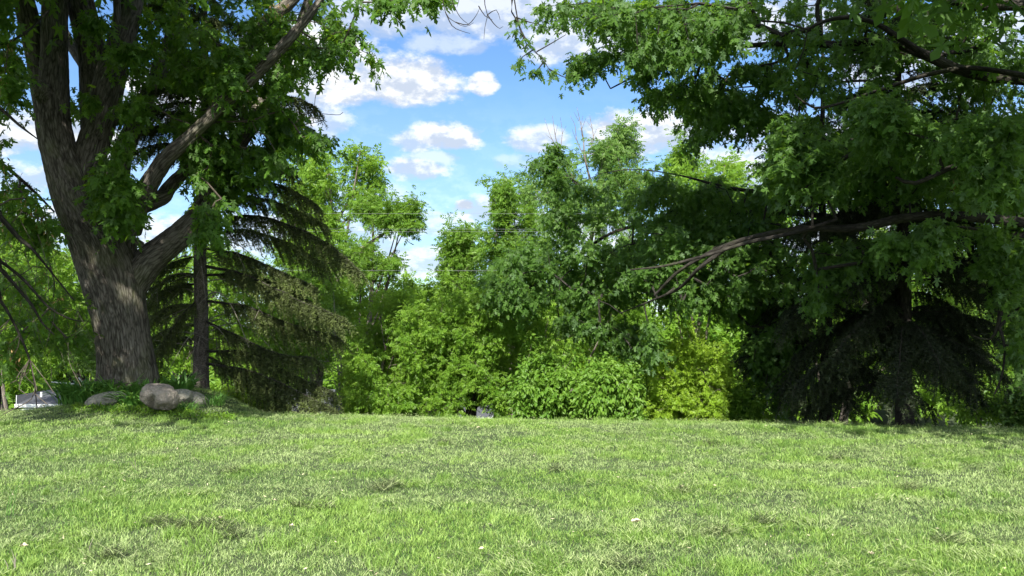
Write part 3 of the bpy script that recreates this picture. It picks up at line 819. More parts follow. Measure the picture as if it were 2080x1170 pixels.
# ------------------------------------------------------------------ spruces
def spruce(name, label, base_px, Yb, top_z, r0, explicit, seed, group, nmat='needle', auto=(1.2, 12.0), rad=3.2, dead=30, dens=1.0, lean=0.0, skip_az=None, low=0.6, tmat='bark_spruce', bare=0.35, hang=0.42, nw=0.0058, dmat='twig_dead', wmat='twig', wk=1.0):
    rs = np.random.RandomState(seed)
    b = P(base_px[0], base_px[1], Yb); b[2] = gz(b[0], b[1]) - 0.1
    root = thing(name, b, label, 'tree', group)
    zs = np.linspace(b[2], top_z, 9)
    tr = np.array([(b[0] + lean * (z - b[2]) + 0.03 * sin(z * 1.3 + seed), b[1], z, max(0.02, r0 * (1 - 0.92 * (z - b[2]) / (top_z - b[2])))) for z in zs])
    bark_tube(tr, sides=36, step=0.05, amp=0.006, seed=seed, fx=26, fz=16, lobes=0.05, flare=(0.3, 0.25)).build('trunk', M[tmat], root, smooth=True)
    def axis(z): return np.array((b[0] + lean * (z - b[2]), b[1], z))
    BR = []
    for (pl, Y1) in explicit:
        Y0 = b[1]; k = len(pl)
        BR.append((np.array([P(px, py, Y0 + (Y1 - Y0) * i / (k - 1)) for i, (px, py) in enumerate(pl)]), 1.0))
    z = auto[0]
    while z < top_z - 0.4:
        fr = (z - b[2]) / (top_z - b[2])
        for q in range(rs.randint(4, 6)):
            a = rs.rand() * 2 * pi
            if skip_az and z < skip_az[2] and skip_az[0] < a < skip_az[1]: continue
            L = rad * (1 - fr) ** 0.8 * (0.75 + 0.4 * rs.rand())
            if L < 0.3: continue
            dr = 0.16 + 0.5 * (1 - fr) * (0.6 + 0.6 * rs.rand())
            o = axis(z + rs.randn() * 0.08)
            t = np.linspace(0, 1, 6)
            pts = o + np.stack([np.cos(a) * L * t, np.sin(a) * L * t, L * (0.10 * np.sin(t * 2.2) - dr * t * t * 0.9 + 0.14 * t ** 4)], 1)
            BR.append((pts, 0.85))
        z += 0.30 + 0.16 * rs.rand()
    wood = MB(); nd = MB(); dd = MB()
    C = []; T = []; U = []; S = []; Rn = []
    for (pts, wt) in BR:
        c = catmull(pts, 0.12); n = len(c)
        L = np.sum(np.linalg.norm(np.diff(c, axis=0), axis=1))
        if L < 0.25: continue
        c = c + np.cumsum(rs.randn(n, 3) * 0.008, axis=0)
        tube(wood, c, np.linspace(0.010 + 0.010 * L, 0.004, n) * wk, 5)
        t = nrm(np.gradient(c, axis=0))
        side = nrm(np.cross(t, np.array((0, 0, 1.0))))
        st = bare * (0.6 + .6 * rs.rand()); m = int(L / 0.036 * dens)
        for q in range(m):
            f = st * 0.6 + (1 - st * 0.6) * (q + rs.rand()) / m
            i = min(n - 2, int(f * (n - 1))); o = c[i] + (c[i + 1] - c[i]) * (f * (n - 1) - i)
            sg = 1 if q % 2 else -1
            ln = (0.14 + hang * (1 - abs(f - 0.55) * 1.3)) * (0.5 + 0.8 * rs.rand()) * min(1.2, 0.45 + L / 3)
            hg = rs.rand()
            d = nrm(t[i] * (0.55 + .3 * rs.rand()) + side[i] * sg * (0.9 - .5 * hg) + np.array((0, 0, -0.15 - 1.1 * hg)))
            k = 4; tt = np.linspace(0, 1, k)[:, None]
            tw = o + d * ln * tt + np.array((0, 0, -1.0)) * (0.35 * ln * tt ** 2)
            tube(wood, tw, (0.0035, 0.003, 0.002, 0.0015), 3)
            # needles all round the twig
            nn = int(ln / 0.0052)
            s = rs.rand(nn) * 1.0
            p0 = tw[0] + (tw[-1] - tw[0]) * s[:, None] + np.array((0, 0, 1.)) * (0.35 * ln * (s - s * s))[:, None] * 0.9
            rad_ = nrm(rs.randn(nn, 3) + np.array((0, 0, 0.25)))
            C.append(p0); T.append(nrm(rad_ + d * 0.8)); U.append(rs.randn(nn, 3)); S.append((0.034 + 0.02 * rs.rand(nn)) * nw / 0.0058)
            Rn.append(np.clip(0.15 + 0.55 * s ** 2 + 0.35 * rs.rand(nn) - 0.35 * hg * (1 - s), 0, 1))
    C = np.vstack(C); T = np.vstack(T); U = np.vstack(U); S = np.concatenate(S); Rn = np.concatenate(Rn)
    x = nrm(np.cross(T, U)) * nw
    v = np.stack([C - x, C + x, C + T * S[:, None]], 1)
    f = np.arange(len(C) * 3).reshape(-1, 3)
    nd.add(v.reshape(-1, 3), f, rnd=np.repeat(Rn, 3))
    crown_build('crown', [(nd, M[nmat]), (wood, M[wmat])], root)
    for q in range(dead):
        z = b[2] + 0.8 + rs.rand() * low * 5
        a = rs.rand() * 2 * pi; L = 0.5 + 1.3 * rs.rand(); o = axis(z); t = np.linspace(0, 1, 6)
        e = rs.randn() * 0.25; dd = MB()
        pts = o + np.stack([np.cos(a + e * t) * L * t, np.sin(a + e * t) * L * t, L * (0.22 * np.sin(t * 3) - 0.45 * t * t + 0.1 * rs.randn() * t)], 1)
        tube(dd, catmull(pts, .1), np.linspace(0.012, 0.003, len(catmull(pts, .1))), 4)
        for h in range(5):
            k = rs.randint(1, 5); e2 = nrm(pts[k] - pts[k - 1] + rs.randn(3) * .7 + np.array((0, 0, -.3))) * (0.15 + .35 * rs.rand())
            tube(dd, np.array([pts[k], pts[k] + e2 * .5 + (0, 0, .02), pts[k] + e2]), (.005, .004, .002), 3)
        dd.build('dead_branch', M[dmat], root)
    return root

spruce('spruce', 'drooping spruce with bare lower branches just right of the huge maple', (405, 800), 15.3, 11.5, 0.15,
       [([(425, 372), (500, 366), (570, 372), (645, 412)], 14.6), ([(425, 420), (500, 402), (590, 425), (660, 462)], 15.6), ([(425, 452), (520, 438), (610, 462), (680, 500), (735, 548)], 14.4),
        ([(420, 478), (500, 470), (590, 500), (650, 530), (700, 520)], 16.0), ([(420, 505), (490, 515), (560, 545), (640, 585)], 14.8), ([(418, 540), (500, 560), (600, 610), (700, 648)], 14.2), ([(416, 560), (500, 555), (600, 590), (690, 640)], 15.6),
        ([(415, 612), (500, 622), (580, 655), (690, 690)], 15.0), ([(412, 650), (480, 680), (560, 720), (640, 730)], 14.6), ([(410, 712), (500, 720), (580, 760), (670, 800)], 14.4), ([(410, 735), (490, 750), (570, 780), (680, 838)], 14.0), ([(408, 720), (490, 760), (560, 800), (590, 836), (620, 838)], 14.9),
        ([(405, 480), (350, 490), (290, 520)], 15.9), ([(405, 520), (350, 530), (285, 565)], 15.0), ([(405, 660), (350, 665), (290, 700)], 15.2), ([(405, 580), (350, 585), (290, 625)], 16.5), ([(405, 560), (360, 558), (300, 590)], 15.6), ([(405, 620), (350, 622), (300, 650)], 16.2), ([(405, 690), (350, 690), (310, 730)], 15.8), ([(405, 755), (350, 770), (315, 800)], 16.4), ([(408, 600), (370, 640), (330, 700)], 14.6),
        ([(425, 330), (500, 300), (560, 315), (600, 350)], 14.8), ([(425, 262), (500, 235), (560, 235), (640, 268)], 15.8), ([(425, 230), (520, 195), (600, 188), (645, 208)], 15.2)],
       7, None, auto=(4.9, 0), rad=2.3, dead=34, dens=2.3, wmat='bark_dark', wk=.75, low=0.52, bare=0.2, nw=0.0074, hang=0.25)
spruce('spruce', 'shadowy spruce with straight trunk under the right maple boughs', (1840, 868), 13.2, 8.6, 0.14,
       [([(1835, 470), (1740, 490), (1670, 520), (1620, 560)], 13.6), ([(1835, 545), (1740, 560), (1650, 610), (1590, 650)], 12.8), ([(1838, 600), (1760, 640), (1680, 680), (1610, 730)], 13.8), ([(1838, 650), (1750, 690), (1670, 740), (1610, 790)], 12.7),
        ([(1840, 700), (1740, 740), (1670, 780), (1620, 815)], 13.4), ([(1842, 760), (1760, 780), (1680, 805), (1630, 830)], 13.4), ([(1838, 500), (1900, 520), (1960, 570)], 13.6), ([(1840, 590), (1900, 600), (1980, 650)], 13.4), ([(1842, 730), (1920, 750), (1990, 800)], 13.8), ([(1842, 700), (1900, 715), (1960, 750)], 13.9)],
       11, None, nmat='needle_d', auto=(1.3, 0), rad=2.5, dead=14, wmat='bark_dark', wk=.5, dens=1.6, low=0.6, hang=0.3, tmat='bark_dark', bare=0.15, nw=0.0076, dmat='bark_dark')  # dark twigs on both right spruces: deep shade put into their colour
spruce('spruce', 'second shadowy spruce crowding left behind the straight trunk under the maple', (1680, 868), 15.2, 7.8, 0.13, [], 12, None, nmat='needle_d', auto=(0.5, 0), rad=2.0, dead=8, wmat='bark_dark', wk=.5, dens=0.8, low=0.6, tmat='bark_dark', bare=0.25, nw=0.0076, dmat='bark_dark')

# ------------------------------------------------------------------ right silver maple
def right_maple():
    rs = np.random.RandomState(202)
    X0, Y0 = 10.6, 12.2
    zb = gz(X0, Y0)
    tr = np.array([(X0, Y0, zb - .1, .62), (X0, Y0, zb + .6, .52), (X0 - .05, Y0, 2.0, .48), (X0 + .05, Y0 - .1, 3.6, .44), (X0, Y0 - .2, 5.5, .36), (X0 - .3, Y0 - .3, 8, .26), (X0 - .2, Y0 - .2, 11, .14)])
    J = lambda z: (X0, Y0 - .1, z)
    def L(start_z, r, rows):
        q = limb_pts(rows)
        return np.vstack([np.array([[X0, Y0 - .1, start_z, r]]), q])
    a = L(2.6, .15, [(2200, 458, 11.2, 34), (2080, 452, 10.8, 28), (1960, 440, 10.7, 27), (1850, 441, 10.8, 25), (1740, 463, 11.0, 23), (1640, 464, 11.3, 19), (1540, 480, 11.7, 16), (1460, 505, 12.1, 13), (1380, 550, 12.5, 9), (1330, 600, 12.9, 7)])
    a2 = limb_pts([(1700, 445, 10.6, 6), (1650, 462, 10.5, 9), (1590, 478, 10.5, 9), (1520, 492, 10.6, 8), (1440, 517, 10.7, 7), (1350, 540, 10.9, 5), (1280, 548, 11.0, 3)])
    a3 = limb_pts([(1480, 500, 12.0, 13), (1420, 545, 12.2, 11), (1380, 585, 12.8, 9), (1320, 612, 13.5, 5), (1260, 636, 14.2, 3)])
    b_ = L(4.8, .15, [(2250, 170, 11.6, 36), (2060, 160, 11.4, 32), (1960, 145, 11.2, 28), (1880, 112, 11.2, 27), (1800, 85, 11.4, 22), (1700, 90, 11.8, 20), (1600, 88, 12.0, 17), (1500, 95, 12.3, 12), (1400, 110, 12.6, 8), (1300, 150, 12.9, 6), (1240, 180, 13.1, 4)])
    b2 = limb_pts([(1890, 118, 11.2, 20), (1830, 80, 11.0, 18), (1780, 48, 10.9, 14), (1720, 35, 10.8, 13), (1670, 45, 10.8, 10), (1640, 60, 10.8, 7)])
    b3 = limb_pts([(1670, 88, 11.8, 12), (1664, 50, 11.7, 12), (1660, 10, 11.6, 12), (1680, -40, 11.5, 12), (1700, -120, 11.5, 10)])
    c_ = L(4.0, .11, [(2200, 190, 10.6, 22), (2000, 140, 10.2, 14), (1900, 148, 10.2, 13), (1840, 165, 10.3, 12), (1760, 192, 10.6, 9), (1700, 212, 10.9, 8), (1655, 219, 11.0, 7), (1620, 198, 11.1, 4)])
    d_ = L(3.8, .11, [(2150, 300, 12.5, 20), (1980, 260, 12.8, 14), (1800, 172, 13.2, 8), (1700, 167, 13.5, 7), (1600, 170, 13.8, 6), (1500, 178, 14.0, 4)])
    e_ = L(3.2, .14, [(2150, 420, 13.6, 26), (1980, 385, 14.0, 22), (1800, 378, 14.4, 18), (1640, 390, 14.8, 15), (1500, 385, 15.2, 11), (1380, 356, 15.5, 5), (1290, 344, 15.8, 3), (1220, 352, 16.0, 2)])
    f_ = L(3.0, .11, [(2180, 430, 14.5, 22), (2000, 440, 15.2, 18), (1800, 450, 15.6, 14), (1560, 430, 16.0, 11), (1400, 450, 16.2, 9), (1250, 470, 16.4, 7), (1120, 560, 16.4, 5), (1040, 600, 16.4, 3)])
    g_ = L(5.6, .17, [(2150, 20, 11.5, 34), (1960, 10, 11.2, 26), (1880, -10, 11.0, 22), (1700, -80, 10.8, 18), (1500, -110, 10.6, 14), (1300, -120, 10.5, 11), (1130, -70, 10.4, 8), (1040, 0, 10.4, 6), (1052, 45, 10.4, 5), (1070, 90, 10.4, 4), (1110, 125, 10.4, 3)])
    h_ = L(2.2, .07, [(2110, 470, 10.9, 13), (2060, 560, 10.9, 12), (2035, 620, 10.9, 11), (2028, 660, 10.9, 9), (2010, 690, 11.0, 5), (1970, 680, 11.1, 3)])
    h2 = limb_pts([(2029, 665, 10.9, 7), (2040, 700, 10.9, 5), (2036, 760, 11.0, 4), (2020, 800, 11.1, 3)])
    i_ = L(4.4, .07, [(2200, 360, 9.3, 22), (2060, 330, 9.2, 16), (1950, 335, 9.2, 12), (1860, 372, 9.3, 9), (1820, 360, 9.3, 6)])
    for q in (a, a3, b_, b2, b3, c_, d_, e_, g_): q[:, 3] *= 0.76
    limbs = [tr, a, a2, a3, b_, b2, b3, c_, d_, e_, f_, g_, h_, h2, i_]
    R = []
    def reg(poly, y0, y1, n, clump=0.42, cs=1.2, plate=None): R.append(sample_region(poly, y0, y1, n, rs, clump, cs, 30 + len(R), plate))
    # top boughs, seen dark against the sky
    reg([(1075, -20), (1560, -20), (1560, 60), (1480, 120), (1350, 150), (1240, 130), (1270, 90), (1200, 60), (1150, 62), (1080, 70), (1110, 45), (1060, 20)], 10.4, 13.5, 230, .44)
    reg([(1150, 105), (1210, 90), (1300, 60), (1380, 70), (1380, 130), (1300, 150), (1250, 140), (1195, 165), (1150, 150)], 12.4, 13.6, 58, .36)
    reg([(1290, 140), (1320, 120), (1330, 165), (1280, 175), (1255, 165)], 12.6, 13.2, 9, 0)
    reg([(1300, 185), (1360, 145), (1560, 100), (1600, 160), (1560, 215), (1500, 225), (1460, 270), (1430, 280), (1400, 240), (1360, 222), (1300, 222)], 11.8, 14.2, 125, .44)
    reg([(1385, 260), (1440, 260), (1435, 298), (1410, 300)], 12.2, 13.2, 9, 0)
    reg([(1470, 180), (1560, 180), (1600, 250), (1520, 270), (1560, 330), (1525, 300), (1480, 240)], 11.5, 13.5, 36, .4)
    # the lit mass on the right
    reg([(1540, -20), (2100, -20), (2100, 200), (1950, 230), (1850, 210), (1700, 230), (1560, 200)], 11.0, 14.8, 270, .49)
    reg([(1560, 200), (1700, 240), (1850, 215), (2100, 190), (2100, 450), (1950, 440), (1850, 430), (1700, 440), (1560, 420), (1540, 330)], 10.2, 14.5, 430, .46)
    reg([(1720, 200), (1800, 170), (1870, 230), (1950, 300), (1900, 330), (1830, 290), (1740, 300)], 9.0, 9.9, 70, .35)
    reg([(1930, 230), (2100, 200), (2100, 420), (1990, 400), (1940, 320)], 8.6, 9.8, 90, .4)
    reg([(1560, 255), (1620, 250), (1700, 300), (1720, 380), (1650, 400), (1570, 350)], 10.0, 11.0, 54, .4)
    reg([(1780, 450), (1830, 455), (1845, 500), (1820, 520), (1785, 500)], 9.9, 10.3, 9, 0)
    reg([(1850, 440), (1930, 430), (1940, 500), (1890, 520), (1880, 575), (1850, 580), (1845, 500)], 9.6, 10.2, 34, 0)
    reg([(1960, 440), (2100, 440), (2100, 640), (2040, 660), (2000, 560), (1970, 500)], 10.2, 12.4, 82, .44)
    reg([(2035, 640), (2100, 640), (2100, 790), (2050, 760)], 10.6, 12.0, 14, .3)
    # long middle boughs running out to the left, dark
    reg([(1110, 290), (1130, 285), (1150, 310), (1160, 345), (1110, 350), (1100, 320)], 15.4, 16.2, 14, 0)
    reg([(1065, 305), (1090, 290), (1115, 330), (1160, 340), (1220, 380), (1200, 420), (1130, 400), (1080, 350)], 15.2, 16.2, 26, .3)
    reg([(1100, 415), (1200, 395), (1240, 345), (1290, 360), (1330, 320), (1390, 370), (1460, 350), (1500, 390), (1560, 340), (1620, 420), (1560, 480), (1450, 500), (1330, 520), (1200, 520), (1110, 480), (1090, 440)], 14.5, 17.8, 350, .51, plate=.38)
    reg([(1000, 500), (1100, 470), (1300, 500), (1500, 500), (1560, 520), (1500, 560), (1400, 600), (1330, 640), (1250, 640), (1150, 620), (1060, 600), (1000, 560)], 14.6, 17.8, 270, .51, plate=.38)
    reg([(960, 540), (1060, 560), (1160, 620), (1260, 650), (1330, 640), (1320, 700), (1290, 740), (1250, 700), (1160, 680), (1060, 650), (980, 600)], 14.8, 16.8, 150, .50, plate=.38)
    reg([(1290, 440), (1640, 430), (1630, 600), (1500, 620), (1380, 640), (1240, 600)], 13.2, 15.6, 170, .42)
    reg([(1295, 640), (1340, 640), (1350, 720), (1310, 745)], 13.6, 14.2, 14, 0)
    reg([(1630, 490), (1700, 480), (1830, 470), (1820, 560), (1700, 600), (1650, 650), (1630, 600)], 11.8, 14.5, 170, .45)
    reg([(1380, 560), (1550, 500), (1630, 490), (1620, 680), (1540, 760), (1490, 720), (1500, 660), (1400, 620)], 15.6, 17.4, 190, .45)
    reg([(1490, 700), (1560, 640), (1650, 640), (1640, 800), (1580, 840), (1520, 770)], 14.6, 15.8, 90, .4)
    cl = np.vstack(R)
    base = (X0, Y0, zb - .1)
    root = tree('silver_maple', 'broad maple reaching in from the right with long dark boughs', 'tree', 'silver maples over the lawn', base, limbs, cl, 'maple', 0.108, 30, 0.27,
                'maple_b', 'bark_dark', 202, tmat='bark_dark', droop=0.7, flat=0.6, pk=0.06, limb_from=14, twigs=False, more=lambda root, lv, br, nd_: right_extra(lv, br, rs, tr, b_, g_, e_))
    return root
def right_extra(lv, br, rs, tr, b_, g_, e_):
    up = sample_ball((9.8, 12.6, 10.6), (7.4, 6.0, 5.2), 430, rs)
    sd = sample_ball((12.5, 12.5, 5.5), (5.5, 6.0, 4.0), 120, rs)
    ov = sample_ball((6.6, 6.6, 6.3), (3.9, 3.4, 2.1), 270, rs); oh = sample_ball((0.8, 6.0, 12.0), (4.2, 3.6, 2.4), 300, rs)  # unseen foliage added overhead to shade the boughs and spruces
    up = np.vstack([up, sd, ov, oh])
    nd, pl, nr = nodes_of([(tr, 0), (b_, 1.5), (g_, 1.5), (e_, 1.5)])
    k = nd[:, 2] > 3.0
    out, _ = grow(br, nd[k], pl[k], nr[k], up, rs, tipr=0.006, pk=0.1, step=0.7)
    spray(lv, up, out, 20, 0.6, 'maple', 0.24, rs, droop=0.5)
    # bunches of dry keys
    c = sample_region([(1700, 150), (1980, 150), (1980, 400), (1780, 400)], 9.8, 12.0, 16, rs, .4)
    ks = MB(); spray(ks, c, c * 0 + np.array((0, 0, -1.)), 10, 0.12, 'key', 0.06, rs, droop=1.2)
    EXTRA.append((ks, 'samara'))
    # sparse leafy tip and bare twigs hanging in at the top
    mb = br; lf = lv
    hang = [([(1040, -40), (1048, 20), (1058, 60), (1080, 95), (1105, 125), (1120, 148)], 10.4, 1), ([(1048, 35), (1075, 45), (1100, 50)], 10.4, 1), ([(1075, 88), (1060, 70), (1048, 62)], 10.4, 1), ([(1090, 105), (1120, 88), (1150, 70)], 10.5, 0), ([(1105, 125), (1085, 150), (1080, 145)], 10.4, 1), ([(1115, 140), (1150, 158), (1170, 150)], 10.5, 1), ([(1085, 100), (1062, 115), (1055, 125)], 10.4, 1)]
    cc = []
    for L_, Y, lf_ in hang:
        q = catmull(np.array([P(a, b, Y) for a, b in L_]), .1)
        tube(mb, q, np.linspace(.010, .004, len(q)), 4)
        if lf_: cc += [q[int(len(q) * f)] for f in (.35, .6, .8, .98)]
    cc = np.array(cc)
    spray(lf, cc, rs.randn(len(cc), 3) + np.array((0, 0, -.5)), 8, 0.10, 'maple', 0.085, rs, droop=0.9)
    for L_ in ([(895, -40), (905, 25), (925, 45), (945, 54), (962, 46)], [(908, -30), (922, 10), (935, 35), (955, 52)], [(905, 25), (918, 52), (935, 62), (955, 68)], [(925, 45), (950, 50), (968, 30), (975, 14)], [(983, -40), (985, 10), (990, 30), (985, 55), (983, 80)], [(990, 30), (1003, 48), (1015, 58), (1022, 54)], [(990, 30), (1008, 20), (1016, 40)], [(972, 12), (985, 32), (1000, 40)], [(925, -30), (932, 2), (928, 15)]):
        q = catmull(np.array([P(a, b, 9.5) for a, b in L_]), .06)
        tube(mb, q, np.linspace(.007, .0025, len(q)), 4)
    q = catmull(np.array([P(1040, -40, 10.4), P(1100, -110, 10.4), P(1135, -72, 10.4)]), .2); tube(mb, q, .012, 5)
    q = catmull(np.array([P(895, -40, 9.5), P(980, -95, 9.8), P(1130, -110, 10.3), P(1300, -120, 10.5)]), .2); tube(mb, q, np.linspace(.008, .014, len(q)), 5)
    q = catmull(np.array([P(983, -40, 9.5), P(990, -100, 9.8)]), .1); tube(mb, q, .007, 5)
    q = catmull(np.array([P(908, -30, 9.5), P(920, -52, 9.5)]), .1); tube(mb, q, .007, 5)
right_maple()

# ------------------------------------------------------------------ far-left maple whose boughs droop into the frame
def edge_maple():
    rs = np.random.RandomState(303)
    X0, Y0 = -9.4, 10.6
    zb = gz(X0, Y0)
    tr = np.array([(X0, Y0, zb - .1, .34), (X0, Y0, zb + .6, .27), (X0 - .1, Y0, 2.2, .25), (X0 - .2, Y0, 4.5, .2), (X0 - .3, Y0, 7.5, .12), (X0 - .2, Y0, 9.5, .05)])
    def L(z, rows):
        q = limb_pts(rows); return np.vstack([np.array([[X0 - .1, Y0, z, q[0, 3] * 1.2]]), q])
    limbs = [tr, L(3.3, [(-60, 385, 10.6, 16), (0, 440, 10.8, 11), (40, 485, 11, 10), (65, 505, 11, 7), (110, 560, 11.2, 4), (150, 610, 11.4, 2.5)]),
             L(2.9, [(-50, 500, 10.5, 12), (0, 530, 10.8, 7), (50, 570, 11, 6), (100, 625, 11.2, 4), (150, 650, 11.4, 3), (180, 652, 11.6, 2)]),
             L(2.9, [(-50, 490, 10.2, 13), (0, 545, 10.4, 9), (40, 590, 10.6, 7), (65, 620, 10.7, 6), (85, 655, 10.8, 4), (110, 680, 10.9, 2.5)]),
             L(2.4, [(-50, 560, 10.0, 10), (0, 610, 10.2, 7), (22, 645, 10.3, 5.5), (40, 680, 10.4, 5), (60, 730, 10.5, 3.6), (70, 780, 10.6, 2.6), (75, 830, 10.7, 2)]),
             L(4.6, [(-60, 180, 11, 14), (0, 220, 11, 8), (40, 255, 11, 5), (76, 282, 11.2, 3)]),
             L(5.2, [(-60, 60, 11, 14), (0, 90, 11.2, 8), (60, 60, 11.5, 5), (100, 20, 12, 3)]),
             L(4.0, [(-60, 300, 11.5, 12), (0, 330, 12, 8), (60, 380, 12.5, 6), (110, 430, 13, 4)])]
    R = []
    def reg(poly, y0, y1, n, clump=0.38): R.append(sample_region(poly, y0, y1, n, rs, clump, 1.4, 60 + len(R)))
    reg([(-20, -20), (25, -20), (20, 60), (-20, 70)], 10.5, 11.5, 12, 0)
    reg([(-20, 50), (40, 50), (62, 130), (60, 230), (30, 250), (-20, 230)], 10.5, 12.8, 42, .38)
    reg([(-20, 250), (20, 260), (40, 340), (80, 400), (130, 440), (120, 520), (40, 520), (-20, 440)], 11, 13.4, 52, .42)
    reg([(-20, 520), (100, 540), (180, 600), (190, 720), (100, 740), (40, 700), (-20, 640)], 10.8, 14, 45, .44)
    reg([(-20, 640), (60, 690), (60, 750), (-20, 770)], 10.2, 12, 14, .4)
    cl = np.vstack(R)
    root = tree('silver_maple', 'smaller maple at the far left edge with thin drooping bare boughs', 'tree', 'silver maples over the lawn', (X0, Y0, zb - .1), limbs, cl, 'maple', 0.115, 22, 0.25,
                'maple', 'bark_dark', 303, tmat='twig', droop=0.7, pk=0.06, limb_from=20, more=lambda root, lv, br, nd_: edge_extra(lv, br, rs, cl, limbs, tr, X0, Y0))
def edge_extra(lv, br, rs, cl, limbs, tr, X0, Y0):
    c = cl[rs.rand(len(cl)) < .35]
    ks = MB(); spray(ks, c, c * 0 + np.array((0, 0, -1.)), 12, 0.15, 'key', 0.07, rs, droop=1.0)
    EXTRA.append((ks, 'samara')); mb = br
    for q in range(46):      # fine bare drooping twigs
        px = rs.uniform(-20, 180); py = rs.uniform(430, 700); Y = rs.uniform(10.8, 12.5)
        d = rs.uniform(30, 110); a = P(px, py, Y); e = P(px + rs.uniform(10, 60), py + d, Y + rs.uniform(-.3, .3)); m_ = (a + e) / 2 + rs.randn(3) * .06
        tube(mb, catmull(np.array([a, m_, e]), .1), .003, 3)
    for q in range(14):
        k = limbs[4][4]; 
        a = limbs[4][rs.randint(3, 7)][:3]; e = a + np.array((rs.uniform(-.5, .5), rs.uniform(-.2, .2), -rs.uniform(.2, .5)))
        tube(mb, catmull(np.array([a, (a + e) / 2 + rs.randn(3) * .08, e]), .1), .006, 4)
    up = sample_ball((X0 - 1.2, Y0, 6.5), (3.4, 3.4, 3.4), 150, rs)
    nd, pl, nr = nodes_of([(tr, 0)]); k = nd[:, 2] > 2
    out, _ = grow(br, nd[k], pl[k], nr[k], up, rs, tipr=0.006, pk=0.1, step=0.7)
    spray(lv, up, out, 20, 0.5, 'maple', 0.2, rs, droop=0.5)
edge_maple()

# ------------------------------------------------------------------ trees and bushes down the slope
def slope_tree(name, label, cat, group, px, Y, regions, leaf, lsize, nleaf, r, lmat, seed, dpx=14, rsteps=None, bmat='bark_grey', lean=0.0, nl=5, extra=None, droop=0.3, tmat='twig', stems=1, rb=0.5, flat=0.8, **kw):
    rs = np.random.RandomState(seed)
    if Y > 17.9: lsize *= 0.78; nleaf = int(nleaf * 1.45); r *= 0.82
    cl = np.vstack([sample_region(p, a, b, n, rs, c, cs, seed + i, inset=r * .5) for i, (p, a, b, n, c, cs) in enumerate(regions)])
    b = P(px, 650, Y); bx, by = b[0], b[1]; bz = gz(bx, by)
    k_ = rs.rand(len(cl)) < .16     # ragged shoots breaking the outline
    cl[k_] += rs.randn(k_.sum(), 3) * r * np.array((.55, .55, .45)) + np.array((0, 0, r * .35))
    cl = cl[cl[:, 2] > ground(cl[:, 0], cl[:, 1]) + 0.05]
    r0 = dpx / 2 / FPX * Y
    cz = np.percentile(cl[:, 2], 88); cen = cl.mean(0)
    limbs = []
    hz = cz - bz
    tr = np.array([(bx + (cen[0] - bx) * f ** 1.4 + 0.05 * hz * sin(seed + f * 4) * f, by + (cen[1] - by) * f, bz - .1 + hz * f, r0 * (1 - .8 * f)) for f in (0, .2, .4, .6, .8, 1.0)])
    limbs.append(tr)
    for k in range(nl):
        f = 0.22 + 0.6 * (k + rs.rand()) / nl
        i = f * 5; j = int(i); o = tr[j] + (tr[min(5, j + 1)] - tr[j]) * (i - j)
        c = cl[rs.randint(len(cl))]
        mid = o[:3] * .5 + c * .5 + np.array((0, 0, -.06 * np.linalg.norm(c - o[:3])))
        ro = o[3] * .6
        limbs.append(np.array([(*o[:3], ro), (*mid, ro * .6), (*c, ro * .2)]))
    if extra:
        for e in extra: limbs.append(limb_pts(e))
    return tree(name, label, cat, group, (bx, by, bz), limbs, cl, leaf, lsize, nleaf, r, lmat, bmat, seed, droop=droop, rb=rb, flat=flat, tmat=tmat, pk=0.12, limb_from=5, step=0.5, **kw)

G1 = 'trees down the slope beyond the lawn'
G2 = 'bushes just over the crest of the lawn'
def T_(label, *a, **k): return slope_tree('broadleaf_tree', label, 'tree', G1, *a, **k)
def B_(label, *a, **k): return slope_tree('bush', label, 'bush', G2, *a, **k)

T_('tall pale green tree with airy top standing behind the drooping spruce', 640, 31,
   [([(575, 345), (600, 312), (655, 302), (690, 305), (690, 400), (700, 470), (660, 520), (600, 520), (565, 440)], 29, 33, 190, .42, .8), ([(690, 310), (730, 288), (770, 310), (788, 360), (785, 420), (740, 450), (700, 440)], 30, 32, 62, .5, .9),
    ([(560, 470), (700, 460), (780, 500), (770, 560), (690, 640), (560, 640)], 28, 32, 190, .44, .8)], 'ash', .36, 16, .55, 'lime', 401, dpx=26,
   extra=[[(648, 600, 31, 14), (655, 520, 31, 11), (690, 440, 31, 7), (712, 400, 31, 5), (735, 340, 31, 3)], [(655, 520, 31, 8), (672, 480, 31, 6), (700, 450, 31, 4), (750, 400, 31, 2)]])
T_('tree leaning right over the gap with one bare slanting bough', 700, 27,
   [([(795, 408), (840, 390), (860, 420), (850, 472), (815, 490), (775, 465), (750, 440)], 26, 28, 80, .42, .9), ([(770, 508), (812, 520), (806, 552), (772, 552)], 26, 27.5, 22, .2, 1), ([(690, 480), (760, 480), (760, 560), (690, 600)], 25.5, 28, 50, .45, 1),
    ([(730, 390), (790, 400), (770, 460), (720, 470)], 26, 28, 24, .5, 1)], 'ash', .30, 15, .48, 'fresh', 402, dpx=20,
   extra=[[(640, 640, 27, 14), (690, 560, 27, 12), (725, 512, 27, 9), (765, 485, 27, 7), (800, 458, 27, 5), (830, 430, 27, 3)]])
T_('slim pointed tree rising into the middle of the sky gap', 1030, 27,
   [([(1012, 352), (1026, 345), (1040, 375), (1046, 430), (1050, 480), (1005, 480), (1000, 410)], 26, 28, 80, .36, .9), ([(970, 470), (1075, 460), (1110, 540), (1090, 600), (980, 600)], 25.5, 28, 130, .42, .9), ([(1055, 400), (1090, 430), (1095, 480), (1055, 480)], 26, 28, 20, .4, 1)],
   'ash', .30, 16, .46, 'fresh', 403, dpx=15)
